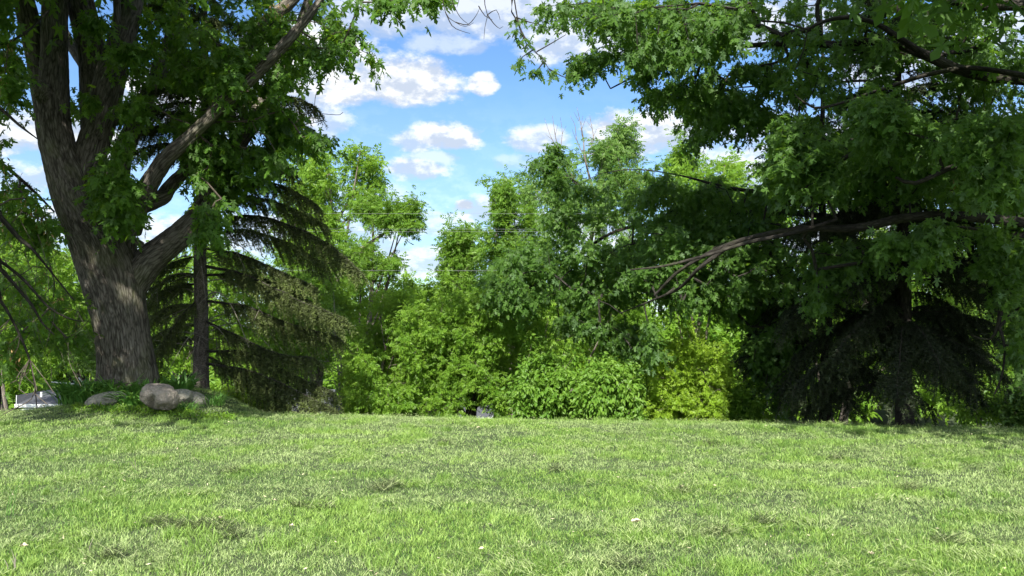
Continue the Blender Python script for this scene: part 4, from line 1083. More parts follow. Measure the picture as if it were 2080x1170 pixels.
T_('round-topped tree left of the slim pointed tree', 925, 29,
   [([(900, 465), (930, 452), (962, 462), (975, 500), (968, 560), (985, 620), (895, 620), (900, 560), (897, 500)], 27.5, 30.5, 210, .42, .9)], 'ash', .31, 16, .5, 'fresh', 404, dpx=15)
T_('airy ash-like tree with bare dead tops against the cloud', 1220, 36,
   [([(1210, 262), (1240, 232), (1275, 232), (1292, 262), (1300, 330), (1270, 370), (1225, 350), (1200, 310)], 34.5, 37.5, 78, .48, .8), ([(1062, 335), (1110, 300), (1165, 300), (1180, 350), (1200, 400), (1180, 460), (1090, 470), (1055, 400)], 34.5, 37.5, 110, .48, .8), ([(1200, 350), (1310, 330), (1340, 380), (1330, 460), (1180, 480)], 34, 37, 110, .42, .8),
    ([(1060, 470), (1340, 460), (1340, 600), (1060, 620)], 33, 37, 110, .46, .8)], 'ash', .40, 15, .60, 'ash', 405, dpx=20, tmat='twig_red',
   extra=[[(1225, 460, 36, 9), (1200, 370, 36, 5), (1188, 320, 36, 3.6), (1184, 275, 36, 2.2), (1172, 218, 36, .8)], [(1188, 320, 36, 2.2), (1172, 285, 36, 1.8), (1168, 255, 36, 1.1), (1158, 235, 36, .6)], [(1188, 318, 36, 2.6), (1205, 285, 36, 1.9), (1198, 235, 36, .8)], [(1186, 290, 36, 1.8), (1180, 262, 36, 1.2), (1184, 235, 36, .6)], [(1170, 285, 36, 1.2), (1162, 262, 36, .6)], [(1200, 290, 36, 1.4), (1212, 262, 36, .6)], [(1182, 262, 36, 1.2), (1190, 240, 36, .5)], [(1176, 246, 36, 1.1), (1166, 228, 36, .5)], [(1203, 262, 36, 1), (1192, 246, 36, .5)],
          [(1215, 440, 36, 6), (1175, 380, 36, 4), (1145, 325, 36, 2.8), (1130, 285, 36, 1.8), (1122, 235, 36, .7)], [(1140, 310, 36, 1.8), (1120, 280, 36, 1.3), (1106, 240, 36, .6)], [(1138, 305, 36, 1.8), (1142, 270, 36, 1.3), (1138, 238, 36, .6)], [(1128, 275, 36, 1), (1133, 252, 36, .5)], [(1122, 284, 36, 1), (1108, 272, 36, .5)], [(1141, 275, 36, 1), (1150, 255, 36, .5)]])
T_('pale yellow-green treetop showing past the dark maple boughs', 1410, 34,
   [([(1372, 300), (1400, 272), (1422, 300), (1420, 340), (1380, 370), (1360, 340)], 33, 35, 40, .4, .9), ([(1430, 320), (1500, 320), (1540, 360), (1500, 420), (1400, 440), (1340, 420), (1360, 360)], 32, 35, 110, .46, .9), ([(1340, 440), (1540, 420), (1540, 640), (1340, 640)], 31, 35, 150, .42, .9)], 'ash', .38, 15, .55, 'lime', 406, dpx=16)
T_('big pale green tree behind the right-hand boughs', 1700, 30, [([(1540, 330), (1750, 300), (1960, 330), (2000, 600), (1980, 800), (1540, 800), (1520, 560)], 28, 34, 420, .44, .6)], 'ash', .42, 16, .7, 'lime', 407, dpx=24)
T_('bright tree at the right edge behind the drooping boughs', 2080, 24, [([(1930, 470), (2120, 440), (2120, 800), (1960, 800), (1900, 620)], 22, 26, 330, .42, .8)], 'ash', .32, 16, .5, 'fresh', 408, dpx=20)
T_('mid-green tree seen between the maple trunk and the left edge', 190, 24, [([(-60, 470), (60, 460), (190, 520), (210, 640), (200, 735), (-60, 740)], 22, 26.5, 330, .42, .8)], 'ash', .32, 16, .5, 'lime', 409, dpx=18, bmat='bark_dark')
T_('darker tree at the far left with dry brown keys', -10, 18, [([(-80, 420), (60, 440), (110, 520), (80, 640), (-80, 660)], 17, 20, 110, .48, 1)], 'maple', .15, 22, .35, 'fresh', 410, dpx=20, bmat='bark_dark')
T_('yellow-green tree far behind the left trees', 30, 44, [([(-120, 430), (0, 450), (60, 500), (130, 560), (130, 700), (-120, 700)], 42, 47, 160, .38, .6)], 'ash', .6, 15, .9, 'lime_y', 411, dpx=14)
T_('bright leafy tree filling the gap between the maple trunk and the spruce', 345, 27, [([(280, 540), (420, 480), (520, 520), (600, 560), (600, 720), (300, 760)], 25, 30, 330, .42, .8)], 'ash', .34, 16, .55, 'lime', 412, dpx=14)
T_('fresh green tree behind the drooping spruce branch tips', 610, 24, [([(540, 560), (640, 520), (720, 560), (740, 640), (700, 720), (540, 760)], 22.5, 25.5, 260, .42, .9)], 'ash', .28, 16, .45, 'fresh', 413, dpx=12)
T_('grey-green half-bare tree beside the spruce tips', 700, 21.5, [([(650, 600), (720, 620), (725, 700), (690, 800), (620, 800), (640, 700)], 20.5, 22.5, 40, .45, 1)], 'oval', .08, 20, .4, 'deep', 414, dpx=9, nl=9, tmat='twig_dead')
T_('wide pale green tree rising over the middle of the hedgerow', 800, 33, [([(690, 610), (760, 580), (830, 568), (900, 580), (960, 572), (960, 720), (690, 720)], 30, 36, 360, .38, .6)], 'ash', .42, 16, .7, 'lime', 415, dpx=18)
T_('spreading pale green tree right of the hedgerow middle', 1080, 31, [([(960, 575), (1060, 560), (1180, 570), (1300, 570), (1330, 720), (960, 720)], 28, 33, 330, .38, .6)], 'ash', .40, 16, .66, 'lime', 416, dpx=18)
T_('bright low-branching tree left of the hedgerow middle', 770, 17.0, [([(715, 640), (760, 590), (830, 580), (870, 640), (880, 720), (860, 800), (820, 850), (690, 855), (700, 720)], 15.8, 18.6, 500, .42, 1.2)], 'ash', .125, 38, .28, 'lime', 417, dpx=12, nl=9)
T_('fork-trunked green tree in the middle of the hedgerow', 962, 17.6, [([(850, 640), (900, 590), (980, 580), (1060, 620), (1070, 720), (1040, 800), (1030, 862), (985, 818), (945, 822), (905, 862), (840, 860), (850, 760)], 15.9, 18.8, 540, .44, 1.2)], 'ash', .12, 38, .26, 'lime', 418, dpx=26, nl=10, bmat='bark_dark',
   extra=[[(955, 862, 18.2, 22), (962, 820, 18.2, 18), (985, 790, 18.2, 12), (1000, 740, 18.3, 8)], [(962, 825, 18.2, 14), (1000, 808, 18.2, 11), (1040, 840, 18.2, 6)], [(940, 700, 18.5, 9), (925, 650, 18.6, 7), (915, 610, 18.6, 4)]])
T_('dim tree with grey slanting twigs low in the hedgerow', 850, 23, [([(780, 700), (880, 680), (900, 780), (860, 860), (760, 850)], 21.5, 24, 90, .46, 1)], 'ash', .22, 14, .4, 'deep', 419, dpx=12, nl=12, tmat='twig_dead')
B_('glossy broad-leaved bush left of the round bright bush', 1090, 15.6, [([(1040, 770), (1065, 715), (1120, 700), (1165, 730), (1170, 800), (1155, 862), (1035, 862)], 14.9, 16.6, 270, .45, 1.8)], 'oval6', .092, 44, .24, 'fresh', 420, dpx=8, nl=8, droop=.6)
B_('round bright bush with large glossy leaves in the centre', 1235, 14.8, [([(1172, 790), (1182, 740), (1230, 720), (1285, 732), (1315, 780), (1315, 862), (1165, 868)], 13.8, 15.6, 370, .43, 1.9)], 'oval6', .092, 46, .24, 'fresh', 421, dpx=8, nl=8, droop=.7, rb=.62)
B_('glowing yellow-green bush right of the round bright bush', 1400, 15.0, [([(1318, 720), (1350, 690), (1410, 682), (1470, 705), (1485, 760), (1478, 862), (1318, 862)], 14.2, 16.0, 420, .42, 1.7)], 'ash', .105, 30, .24, 'lime_y', 422, dpx=9, nl=8)
B_('low yellowish shrub in front of the dark spruces', 1495, 15.4, [([(1430, 800), (1480, 775), (1530, 790), (1550, 830), (1550, 866), (1430, 866)], 14.8, 16.2, 170, .36, 1.6)], 'oval', .085, 46, .22, 'lime', 423, dpx=6, nl=6)
B_('loose bush with bare stems under the yellow-green bush', 1370, 15.2, [([(1320, 800), (1400, 790), (1440, 830), (1440, 866), (1320, 866)], 14.6, 16, 90, .42, 1.6)], 'oval', .08, 30, .22, 'lime', 424, dpx=6, nl=10)
B_('pale bright shrub at the right behind the hanging branches', 1990, 16.5, [([(1950, 660), (2010, 620), (2060, 640), (2060, 862), (1930, 862), (1940, 740)], 15.6, 17.8, 290, .4, 1.3)], 'oval', .09, 44, .28, 'fresh', 425, dpx=8, nl=8, rb=.65)
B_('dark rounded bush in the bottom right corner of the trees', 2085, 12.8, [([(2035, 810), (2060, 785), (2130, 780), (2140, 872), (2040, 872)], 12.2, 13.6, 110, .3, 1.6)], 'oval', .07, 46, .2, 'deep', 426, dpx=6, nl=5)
B_('small lime shrub right of the spruce foot', 470, 17.2, [([(446, 800), (475, 785), (500, 800), (505, 842), (446, 842)], 16.8, 17.8, 84, .2, 1.8)], 'oval', .085, 44, .2, 'lime_y', 427, dpx=5, nl=4)
B_('loose green shrub between the lime shrub and the spruce tips', 530, 18.0, [([(490, 780), (560, 760), (590, 790), (590, 845), (495, 845)], 17.2, 19, 130, .36, 1.5)], 'oval', .09, 40, .25, 'fresh', 428, dpx=6, nl=5)
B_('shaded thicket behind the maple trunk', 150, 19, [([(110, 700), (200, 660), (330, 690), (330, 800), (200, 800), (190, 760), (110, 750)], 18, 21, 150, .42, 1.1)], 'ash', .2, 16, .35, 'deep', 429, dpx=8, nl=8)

# far wood across the valley: reads as one mass
def far_wood():
    rs = np.random.RandomState(77); lv = MB()
    C = []
    for k in range(120):
        x = rs.uniform(-95, 95); y = rs.uniform(62, 105); g = gz(x, y); h = rs.uniform(8, 13.5); w_ = rs.uniform(3, 5)
        if -46 < x < -22 and y < 80: continue
        q = nrm(rs.randn(46, 3)) * (0.7 + .3 * rs.rand(46, 1)) * np.array((w_, w_, h * .42)) + np.array((x, y, g + h * .56)); C.append(q)
    C = np.vstack(C)
    spray(lv, C, C * 0 + rs.randn(len(C), 3), 24, 1.5, 'ash', 1.25, rs, droop=.2, flat=.9)
    tag(lv.build('distant_woods', M['lime']), 'hazy green wood filling the far side of the valley', kind='stuff')
far_wood()

# ------------------------------------------------------------------ boulders
def boulder_mat(name, a, b, c):
    m, n, out = mat_new(name)
    t = n.new('ShaderNodeTexCoord'); o = t.outputs['Object']
    big = n.noise(o, 5.0, 7, 0.7); fine = n.noise(o, 34, 5, 0.7); spk = n.noise(o, 13, 5, 0.65)
    col = n.mix(n.rng(big, 0.35, 0.65), c4(*a), c4(*b))
    col = n.mix(n.m('MULTIPLY', n.rng(fine, 0.52, 0.66), 0.6), col, c4(*c))
    col = n.mix(n.m('MULTIPLY', n.rng(spk, 0.52, 0.66), 0.65), col, c4(0.09, 0.08, 0.07))
    lich = n.rng(n.noise(o, 7, 6, 0.7), 0.58, 0.66)
    col = n.mix(n.m('MULTIPLY', lich, 0.5), col, c4(0.26, 0.28, 0.20))
    p = n.new('ShaderNodeBsdfPrincipled'); n.put(p.inputs['Base Color'], col); p.inputs['Roughness'].default_value = 0.88
    bn = n.new('ShaderNodeBump'); bn.inputs['Strength'].default_value = 1.0; bn.inputs['Distance'].default_value = 0.03
    n.put(bn.inputs['Height'], n.m('ADD', n.m('MULTIPLY', fine, .6), big)); n.l.new(bn.outputs[0], p.inputs['Normal']); n.l.new(p.outputs[0], out.inputs[0])
    return m
def boulder(label, px, py, Y, size, seed, mat, rot=0.0, cleft=None, tilt=0.0):
    c = P(px, py, Y)
    g = 96; h = 64
    th, ph = np.meshgrid(np.linspace(0, 2 * pi, g, endpoint=False), np.linspace(0.01, pi - .01, h))
    d = np.stack([np.sin(ph) * np.cos(th), np.sin(ph) * np.sin(th), np.cos(ph)], 2).reshape(-1, 3)
    e = np.sign(d) * np.abs(d) ** 0.86; e = e / (np.linalg.norm(e, axis=1, keepdims=True) ** 0.6)
    rr = 1 + 0.34 * (fbm(d * 1.5 + seed, seed, 3) - .5) + 0.10 * (fbm(d * 6 + seed, seed + 5, 4) - .5)
    v = e * rr[:, None]
    if cleft is not None:
        cx, dep, wd = cleft
        lowf = np.clip(0.35 - v[:, 2], 0, 1)
        v[:, 1] += dep * np.exp(-((v[:, 0] - cx - 0.25 * v[:, 2]) / wd) ** 2) * np.clip(-v[:, 1], 0, 1) * np.clip(lowf * 1.6, 0, 1)
    v = v * np.array(size)
    v[:, 2] += tilt * v[:, 0]
    cr, sr = cos(rot), sin(rot)
    v = np.stack([v[:, 0] * cr - v[:, 1] * sr, v[:, 0] * sr + v[:, 1] * cr, v[:, 2]], 1)
    i = np.arange(h - 1)[:, None]; j = np.arange(g)[None, :]; j2 = (j + 1) % g
    f = np.stack([i * g + j, i * g + j2, (i + 1) * g + j2, (i + 1) * g + j], 2).reshape(-1, 4)
    mb = MB(); mb.add(v + c, f)
    o = mb.build('boulder', mat, smooth=True, origin=c)
    tag(o, label, 'boulder', 'boulders edging the planting bed')
bm1 = boulder_mat('pinkish_granite', (0.21, 0.175, 0.15), (0.33, 0.285, 0.25), (0.50, 0.44, 0.39))
bm2 = boulder_mat('grey_granite', (0.19, 0.18, 0.155), (0.31, 0.30, 0.26), (0.42, 0.41, 0.37))
boulder('pinkish round boulder with a cleft, largest at the maple foot', 326, 806, 12.2, (.27, .27, .20), 3, bm1, cleft=(-.05, .55, .16), tilt=-0.14)
boulder('long low grey boulder left of the pinkish one', 217, 812, 12.5, (.30, .22, .125), 8, bm2, tilt=0.16)
boulder('small grey boulder directly behind the pinkish one', 368, 806, 13.2, (.20, .2, .13), 14, bm2)
boulder('flat grey boulder at the spruce foot, rightmost of the four', 398, 812, 13.4, (.20, .18, .13), 19, bm2, tilt=-0.35)

# ------------------------------------------------------------------ strap-leaved plants round the bed
def strap_clump(label, px, Y, n, L, wd, seed, spread=.22, mat='strap', cat='plant', name='daylily_plant', stiff=0.6, dz=0.0):
    rs = np.random.RandomState(seed)
    b = P(px, 800, Y); b[2] = gz(b[0], b[1]) - 0.02 + dz
    mb = MB(); k = 8
    for q in range(n):
        a = rs.rand() * 2 * pi; o = b + np.array((cos(a), sin(a) * .6, 0)) * spread * sqrt(rs.rand())
        az_ = a + rs.randn() * .6; l = L * 1.35 * (.6 + .5 * rs.rand()); w_ = wd * 1.25 * (.7 + .5 * rs.rand())
        el0 = radians(60 + 26 * rs.rand()); el1 = radians(-70 + 90 * rs.rand() * stiff + 20 * stiff)
        t = np.linspace(0, 1, k); e = el0 + (el1 - el0) * t ** 1.3
        st = l / (k - 1)
        hx = np.concatenate([[0], np.cumsum(np.cos(e[:-1]) * st)]); hz = np.concatenate([[0], np.cumsum(np.sin(e[:-1]) * st)])
        c = o + np.stack([np.cos(az_) * hx, np.sin(az_) * hx, np.maximum(hz, 0.01 - .0 * hz)], 1)
        s = np.array((-sin(az_), cos(az_), 0)) * w_ / 2
        pr = np.array([.7, 1, 1, .95, .85, .7, .45, .03])[:, None]
        fold = np.array((0, 0, 1)) * w_ * .25
        v = np.stack([c - s * pr + fold * pr, c, c + s * pr + fold * pr], 1).reshape(-1, 3)
        i = np.arange(k - 1)[:, None] * 3
        f = np.concatenate([i + np.array([[0, 1, 4, 3]]), i + np.array([[1, 2, 5, 4]])])
        mb.add(v, f, rnd=np.full(len(v), rs.rand()))
    o = mb.build(name, M[mat], origin=b)
    tag(o, label, cat, 'strap-leaved plants round the maple foot')
strap_clump('lush strap-leaved clump at the left end of the bed', 158, 12.9, 120, .48, .030, 1, .30)
strap_clump('strap-leaved clump leaning over the left end of the long grey boulder', 184, 12.7, 80, .42, .028, 2, .22)
strap_clump('upright strap-leaved clump behind the long grey boulder', 205, 13.0, 80, .40, .032, 3, .25, stiff=1.0)
strap_clump('strap-leaved clump before the maple trunk base', 240, 12.9, 80, .36, .032, 4, .22, stiff=1.0)
strap_clump('strap-leaved clump wedged between the grey and pinkish boulders', 268, 12.45, 90, .34, .030, 5, .18)
strap_clump('broad-leaved clump behind the pinkish boulder on its left', 292, 12.95, 60, .32, .045, 6, .18, stiff=1.2)
strap_clump('upright broad-leaved clump between the pinkish boulder and the spruce', 362, 13.7, 60, .34, .055, 7, .20, stiff=1.3)
strap_clump('fine grassy tuft right of the flat grey boulder', 428, 13.4, 120, .26, .010, 8, .22, mat='strap')
strap_clump('fine grassy tuft in front of the small grey boulder', 378, 12.6, 90, .20, .010, 9, .18, mat='strap')
strap_clump('short grassy tuft under the long grey boulder', 232, 12.2, 110, .13, .009, 10, .28, mat='strap')
def low_weeds():
    rs = np.random.RandomState(9)
    N = 1500
    px = rs.uniform(150, 480, N); Y = rs.uniform(11.9, 12.5, N)
    x = (px - 1040) / FPX * Y; z = ground(x, Y) + rs.rand(N) * .07
    pos = np.stack([x, Y, z], 1); mb = MB()
    place(mb, 'oval', pos, nrm(rs.randn(N, 3) + (0, 0, .5)), nrm(rs.randn(N, 3) * .6 + (0, 0, 1)), .03 + .03 * rs.rand(N), rs.rand(N))
    tag(mb.build('ground_cover', M['lime']), 'low leafy weeds fringing the boulder bed', kind='stuff')
low_weeds()

# ------------------------------------------------------------------ tall stems and fallen leaves on the lawn
def lawn_xy(px, py):
    q = P(px, py, 1.0); t = CAMZ / (CAMZ - q[2]); return q[0] * t, t
def stem(label, px, py, h, seed, name='grass_stalk', mat='strap', wd=.005, lean=0.02, n=1, grp='tall stalks the mower missed'):
    rs = np.random.RandomState(seed); x, y = lawn_xy(px, py); z = gz(x, y); mb = MB()
    for k in range(n):
        t = np.linspace(0, 1, 7); l = lean * (1 + rs.randn() * .5); hh = h * (1 if k == 0 else .5 + .4 * rs.rand())
        c = np.stack([x + l * t ** 2 + k * .01 * rs.randn(), y + .02 * t + k * .01 * rs.randn(), z + hh * t], 1)
        tube(mb, c, np.linspace(wd / 2, .0008, 7), 4)
    tag(mb.build(name, M[mat], origin=(x, y, z)), label, 'grass stalk', grp)
stem('tall dark green stalk standing at the left edge of the lawn', 18, 1050, .30, 1, lean=.05, n=3, wd=.008)
stem('two pale straw stalks left of the lawn middle', 275, 955, .13, 2, mat='straw' if 'straw' in M else 'twig_dead', lean=-.03, n=2)
stem('pale straw stub nearest the bottom left corner', 30, 1165, .13, 3, mat='twig_dead', wd=.010, lean=-.02, n=4)
stem('short straw stub before the left clipping wad', 180, 1125, .09, 4, mat='twig_dead', wd=.008)
stem('thin dark stalk left of the pale curled leaf', 1205, 1035, .15, 5, lean=-.03, wd=.004)
stem('thin green stalk in the lower middle of the lawn', 740, 985, .12, 6, lean=.02, wd=.004)
stem('thin green stalk at the bottom right of centre', 1467, 1100, .14, 7, lean=.0, wd=.003)
M['fallen'] = leaf_mat('fallen_leaf', (0.46, 0.40, 0.26), (0.62, 0.56, 0.42), trans=(0.5, 0.42, 0.25), tw=0.15)
def fallen(label, px, py, s, seed):
    rs = np.random.RandomState(seed); x, y = lawn_xy(px, py); z = gz(x, y) + .055
    mb = MB(); n = 7
    u = np.linspace(0, 1, n); wdt = np.sin(np.clip(u * 1.02, 0, 1) * pi) ** .7 * .42
    a = rs.rand() * .6 - .3; d = np.array((cos(a), sin(a))); q = np.array((-d[1], d[0]))
    V = []
    for i in range(n):
        for k, sd in enumerate((-1, 0, 1)):
            l = (u[i] - .5) * s; w_ = sd * wdt[i] * s
            V.append((x + d[0] * l + q[0] * w_, y + d[1] * l + q[1] * w_, z + .35 * s * (sd * sd) * wdt[i] * 1.6 + .5 * s * (u[i] - .5) ** 2 + .004 * rs.randn()))
    i = np.arange(n - 1)[:, None] * 3
    f = np.concatenate([i + np.array([[0, 1, 4, 3]]), i + np.array([[1, 2, 5, 4]])])
    mb.add(V, f, rnd=rs.rand(len(V)))
    tag(mb.build('fallen_leaf', M['fallen'], origin=(x, y, z)), label, 'leaf', 'pale fallen leaves on the lawn')
fallen('largest pale curled leaf lying right of the lawn middle', 1292, 1072, .075, 1)
fallen('small pale leaf at the bottom edge of the lawn', 978, 1130, .035, 2)
fallen('tiny pale leaf beside the left clipping wad', 447, 1070, .03, 3)
fallen('small brownish leaf in the left middle of the lawn', 557, 1032, .03, 4)
fallen('small pale leaf on the far right of the lawn', 1770, 1142, .035, 5)
fallen('tiny pale leaf near the crest right of the centre', 972, 878, .05, 6)
fallen('pale curled leaf near the crest below the house', 88, 838, .07, 7)
fallen('small tan leaf at the bottom left', 48, 1130, .05, 8)
fallen('tiny tan leaf between the wad and the lawn middle', 592, 1085, .03, 9)
fallen('tiny pale leaf high on the right of the lawn', 1385, 1000, .03, 10)
def specks():
    rs = np.random.RandomState(15); N = 700
    Y = rs.uniform(4.2, 13.5, N); x = (rs.rand(N) * 2 - 1) * (.66 * Y + 1.5)
    pos = np.stack([x, Y, ground(x, Y) + .035 + .02 * rs.rand(N)], 1); mb = MB()
    place(mb, 'key', pos, nrm(rs.randn(N, 3) * (1, 1, .2)), nrm(rs.randn(N, 3) * .5 + (0, 0, 1)), .016 + .022 * rs.rand(N), rs.rand(N))
    tag(mb.build('maple_key_litter', M['fallen']), 'tiny pale maple keys scattered over the lawn', kind='stuff')
specks()

# ------------------------------------------------------------------ house down the slope
def boxm(mb, c, s, rz=0.0, **k):
    v = np.array([(x, y, z) for x in (-.5, .5) for y in (-.5, .5) for z in (-.5, .5)]) * np.array(s)
    v = np.stack([v[:, 0] * cos(rz) - v[:, 1] * sin(rz), v[:, 0] * sin(rz) + v[:, 1] * cos(rz), v[:, 2]], 1) + np.array(c)
    mb.add(v, [(0, 1, 3, 2), (4, 6, 7, 5), (0, 4, 5, 1), (2, 3, 7, 6), (0, 2, 6, 4), (1, 5, 7, 3)], **k)
def simple(name, col, rough=.6):
    return plain_mat(name, tuple(x * .85 for x in col), col, 6, rough, .1)
M['siding'] = simple('pale_green_siding', (0.50, 0.56, 0.50)); M['white'] = simple('white_paint', (0.78, 0.79, 0.80), .4)
M['shingle'] = plain_mat('grey_shingle', (0.035, 0.038, 0.046), (0.070, 0.075, 0.088), 9, .9, .3, stretch=(1, 1, 4))
M['glass'] = simple('window_glass', (0.04, 0.05, 0.06), .1)
M['brick'] = plain_mat('pinkish_brick', (0.36, 0.28, 0.26), (0.50, 0.41, 0.39), 14, .9, .2)
M['metal'] = simple('pale_metal', (0.62, 0.63, 0.64), .35)
M['cable'] = simple('weathered_cable', (0.20, 0.21, 0.23), .6)
M['tyre'] = simple('rubber', (0.02, 0.02, 0.02), .8)
M['carpaint'] = simple('pale_car_paint', (0.68, 0.71, 0.76), .25)
M['concrete'] = simple('pale_concrete', (0.46, 0.44, 0.42), .9)
def house(label, x0, x1, y0, y1, z0, ze, zr, wall, roof, grp=None, name='house', hip=True):
    """long house: eaves at ze, ridge at zr, ridge along x"""
    root = thing(name, ((x0 + x1) / 2, (y0 + y1) / 2, z0), label, 'house', grp)
    mb = MB(); cx, cy = (x0 + x1) / 2, (y0 + y1) / 2
    boxm(mb, (cx, cy, (z0 + ze) / 2), (x1 - x0, y1 - y0, ze - z0))
    # lap siding
    z = z0 + .1
    while z < ze - .1:
        v = np.array([(x0 - .015, y0 - .004, z + .14), (x1 + .015, y0 - .004, z + .14), (x1 + .015, y0 - .035, z), (x0 - .015, y0 - .035, z)])
        mb.add(v, [(0, 1, 2, 3)]); z += .15
    mb.build('wall', M[wall], root)
    mb = MB(); o = .5; yr = cy; a, b = x0 - o, x1 + o
    V = [(a, y0 - o, ze), (b, y0 - o, ze), (b - 1.8, yr, zr), (a + 1.8, yr, zr), (a, y1 + o, ze), (b, y1 + o, ze)]
    if not hip: V[2] = (b, yr, zr); V[3] = (a, yr, zr)
    mb.add(V, [(0, 1, 2, 3), (5, 4, 3, 2)]); mb.f.append(np.array([[0, 3, 4], [1, 5, 2]]))
    rf = mb.build('roof', M[roof], root)
    mb = MB(); boxm(mb, (cx, y0 - o - .03, ze - .07), (b - a + .1, .06, .24)); boxm(mb, (cx, y0 - o / 2, ze - .12), (b - a, o, .03)); boxm(mb, (a - .03, cy, ze - .07), (.06, y1 - y0 + 2 * o, .24)); boxm(mb, (b + .03, cy, ze - .07), (.06, y1 - y0 + 2 * o, .24))
    g = mb.build('gutter', M['white'], root)
    for (wx) in np.arange(x0 + 1.4, x1 - 1, 3.0):
        mb = MB(); boxm(mb, (wx, y0 - .05, ze - 1.15), (1.2, .08, 1.3)); w_ = mb.build('window_frame', M['white'], root)
        mb = MB(); boxm(mb, (wx - .28, y0 - .095, ze - 1.15), (.5, .02, 1.1)); boxm(mb, (wx + .28, y0 - .095, ze - 1.15), (.5, .02, 1.1)); p_ = mb.build('pane', M['glass'], root); p_.parent = w_
    return root, rf
def left_house():
    Y = 52.0
    a = P(28, 826, Y); e = P(190, 826, Y)
    z0 = gz(a[0], Y)
    root = thing('house', (a[0] + 4, Y + 3, z0), 'low house with grey roof and white gutters beyond the left lawn edge', 'house')
    xg = P(52, 832, Y)[0]            # corner where the porch gable meets the eave
    ze = P(60, 820, Y)[2]; zr = P(60, 792, Y + 3.6)[2]
    x1 = P(215, 826, Y)[0]; x0 = xg
    mb = MB(); boxm(mb, ((x0 + x1) / 2, Y + 3.6, (z0 + ze) / 2), (x1 - x0 - .8, 6.4, ze - z0))
    z = z0 + .1
    while z < ze - .1:
        mb.add([(x0 + .4, Y + .396, z + .14), (x1 - .4, Y + .396, z + .14), (x1 - .4, Y + .36, z), (x0 + .4, Y + .36, z)], [(0, 1, 2, 3)]); z += .15
    mb.build('wall', M['siding'], root)
    # projecting left wing lower at the front
    xl = P(22, 812, Y - 2)[0]
    mb = MB(); boxm(mb, ((xl + x0) / 2 + .6, Y + 1.5, (z0 + ze) / 2 - .1), (x0 - xl + 1.2, 5.0, ze - z0 - .3))
    wv = mb.build('wing_wall', M['siding'], root)
    mb = MB()
    xa = xl - 1.0; zt = P(22, 807, Y)[2]
    V = [(x0 - .3, Y - .5, ze), (x1 + .5, Y - .5, ze), (x1 + .5, Y + 3.6, zr), (xa, Y + 3.6, zr), (xa, Y + .2, zt + .1), (xa, Y + 7.7, ze), (x1 + .5, Y + 7.7, ze)]
    mb.add(V, [(0, 1, 2, 3), (5, 3, 2, 6)]); mb.f.append(np.array([[0, 3, 4]]))
    mb.build('roof', M['shingle'], root)
    mb = MB(); boxm(mb, ((x0 + x1) / 2 + .1, Y - .55, ze - .08), (x1 - x0 + .9, .1, .22)); boxm(mb, ((x0 + x1) / 2 + .1, Y - .2, ze - .17), (x1 - x0 + .8, .6, .03))
    A = np.array((xa, Y + .15, zt + .02)); Bp = np.array((x0 - .3, Y - .55, ze - .08)); dv = Bp - A
    for s_ in (0,):
        mb.add([A + (0, 0, .1), Bp + (0, 0, .11), Bp - (0, 0, .11), A - (0, 0, .13), A + (0, .08, .1), Bp + (0, .08, .11), Bp + (0, .08, -.11), A + (0, .08, -.13)], [(0, 3, 2, 1), (4, 5, 6, 7), (0, 1, 5, 4), (3, 7, 6, 2), (0, 4, 7, 3), (1, 2, 6, 5)])
    mb.build('gutter', M['white'], root)
    mb = MB(); q = P(84, 804, Y + 1.6); 
    tube(mb, np.array([q + (0, 0, -.5), q + (0, 0, .25)]), .07, 10, cap=True); mb.build('roof_vent', M['metal'], root)
    for px in (66, 150):
        q = P(px, 842, Y + .3)
        mb = MB(); boxm(mb, (q[0], Y + .36, ze - .9), (1.1, .08, 1.0)); w_ = mb.build('window', M['white'], root)
        mb = MB(); boxm(mb, (q[0], Y + .31, ze - .9), (.9, .02, .8)); p_ = mb.build('pane', M['glass'], root); p_.parent = w_
left_house()
def far_building(label, pxa, pxb, py_top, Y, wall, roof, seed):
    a = P(pxa, 800, Y); e = P(pxb, 800, Y); zt = P(pxa, py_top, Y)[2]; z0 = gz(a[0], Y)
    house(label, a[0], e[0], Y, Y + 6, z0, z0 + 2.5, max(zt, z0 + 3.4), wall, roof, hip=False)
far_building('pinkish brick house glimpsed under the spruce tips', 520, 640, 800, 46, 'brick', 'shingle', 1)
far_building('pale house glimpsed through the middle of the hedgerow', 800, 985, 806, 58, 'concrete', 'shingle', 2)
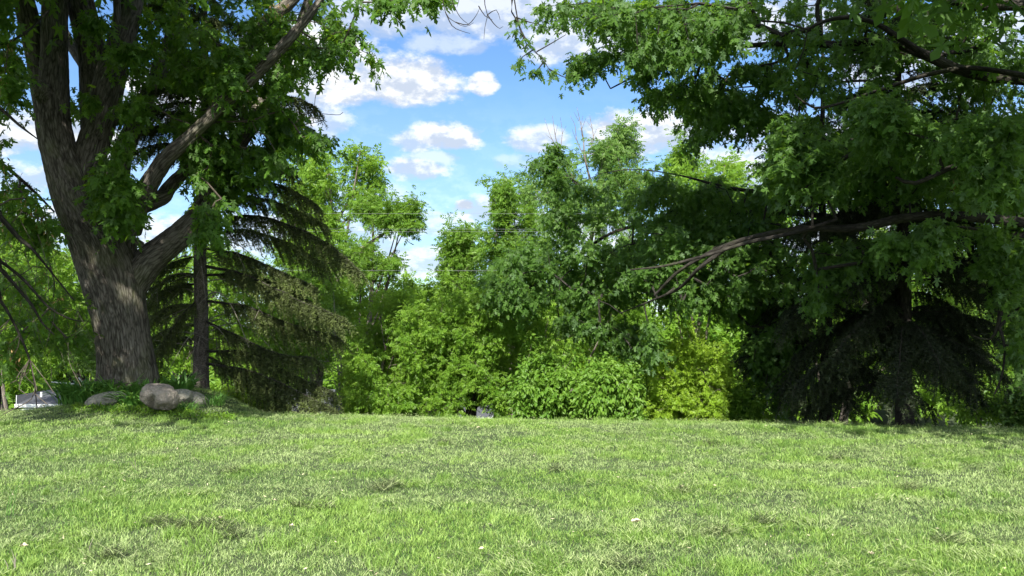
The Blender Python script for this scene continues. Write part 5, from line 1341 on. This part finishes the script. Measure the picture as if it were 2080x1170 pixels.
def car(label, px, Y, rz, mat='carpaint'):
    x = P(px, 800, Y)[0]; z = gz(x, Y)
    root = thing('parked_car', (x, Y, z), label, 'car', 'cars glimpsed under the bushes')
    prof = [(-2.2, .35), (-2.25, .75), (-1.9, .92), (-1.1, .98), (-.45, 1.45), (.9, 1.48), (1.6, 1.05), (2.15, .95), (2.25, .6), (2.2, .35)]
    n = len(prof)
    def tr(v):
        v = np.array(v); return np.stack([v[:, 0] * cos(rz) - v[:, 1] * sin(rz) + x, v[:, 0] * sin(rz) + v[:, 1] * cos(rz) + Y, v[:, 2] + z], 1)
    mb = MB(); V = [(a, -.85 + (.14 if b > 1.1 else 0), b) for a, b in prof] + [(a, .85 - (.14 if b > 1.1 else 0), b) for a, b in prof]
    mb.add(tr(V), [(i, i + 1, n + i + 1, n + i) for i in range(n - 1)] + [(n - 1, 0, n, 2 * n - 1)])
    for s in (0, n):
        mb.f.append(np.array([[s + 0, s + 1, s + 2, s + 3]])); mb.f.append(np.array([[s + 0, s + 3, s + 6, s + 9]])); mb.f.append(np.array([[s + 3, s + 4, s + 5, s + 6]])); mb.f.append(np.array([[s + 6, s + 7, s + 8, s + 9]]))
    mb.build('body', M[mat], root)
    mb = MB()
    for s in (-1, 1): mb.add(tr([(-.95, s * .80, 1.0), (-.4, s * .735, 1.38), (.85, s * .735, 1.40), (1.4, s * .80, 1.05)]), [(0, 1, 2, 3)])
    mb.build('side_window', M['glass'], root)
    for wx in (-1.4, 1.4):
        for s in (-1, 1):
            mb = MB(); c = tr([(wx, s * .70, .33), (wx, s * .88, .33)]); tube(mb, c, .33, 16, cap=True); mb.build('wheel', M['tyre'], root)
car('pale parked car glimpsed under the glossy broad-leaved bush', 1115, 66, .1)
car('white parked car glimpsed low in the hedgerow gap', 915, 66, .05)
car('white parked car glimpsed beside the lowest spruce tips', 655, 64, .2)
def road():
    mb = MB(); xs = np.linspace(-120, 120, 60)
    y0, y1 = 61.5, 69.5
    V = []
    for x in xs: V += [(x, y0, gz(x, y0) + .03), (x, y1, gz(x, y1) + .03)]
    i = np.arange(len(xs) - 1)[:, None] * 2
    mb.add(V, i + np.array([[0, 2, 3, 1]]))
    tag(mb.build('road', plain_mat('asphalt', (0.05, 0.05, 0.052), (0.09, 0.09, 0.092), 20, .9, .2)), kind='structure')
road()

# ------------------------------------------------------------------ old television aerial beside the bed
def aerial():
    root = thing('roof_aerial', P(176, 800, 13.6), 'thin white jointed rods poking up left of the bed plants', 'aerial')
    mb = MB(); Y = 13.5
    tube(mb, np.array([P(105, 776, Y), P(140, 779, Y), P(170, 782, Y)]), .011, 6, cap=True)
    mb.build('boom', M['white'], root)
    mb = MB(); tube(mb, np.array([P(160, 767, Y), P(173, 784, Y)]), .009, 6, cap=True); mb.build('cross_rod', M['white'], root)
    b = P(176, 830, Y)
    mb = MB(); tube(mb, np.array([P(165, 781, Y), P(170, 800, Y), b]), .010, 6, cap=True); mb.build('post', M['white'], root)
aerial()

# ------------------------------------------------------------------ overhead wires
def wire(label, ya, yb, Y, r=.011):
    a = P(-500, ya, Y); e = P(2600, yb, Y); t = np.linspace(0, 1, 60)[:, None]
    pts = a + (e - a) * t; pts[:, 2] -= 0.5 * (t[:, 0] * (1 - t[:, 0]))
    mb = MB(); tube(mb, pts, r, 5)
    m = mb.build('overhead_wire', M['cable'], origin=tuple(pts[30])); tag(m, label, 'wire', 'overhead wires across the valley')
wire('highest single overhead wire across the sky gap', 427, 424, 24, .0026)
wire('upper of the close pair of overhead wires', 458, 456, 24, .0022)
wire('lower of the close pair of overhead wires', 463, 461, 24, .0026)
wire('lowest thick overhead wire skimming the treetops', 541, 541, 23, .0034)
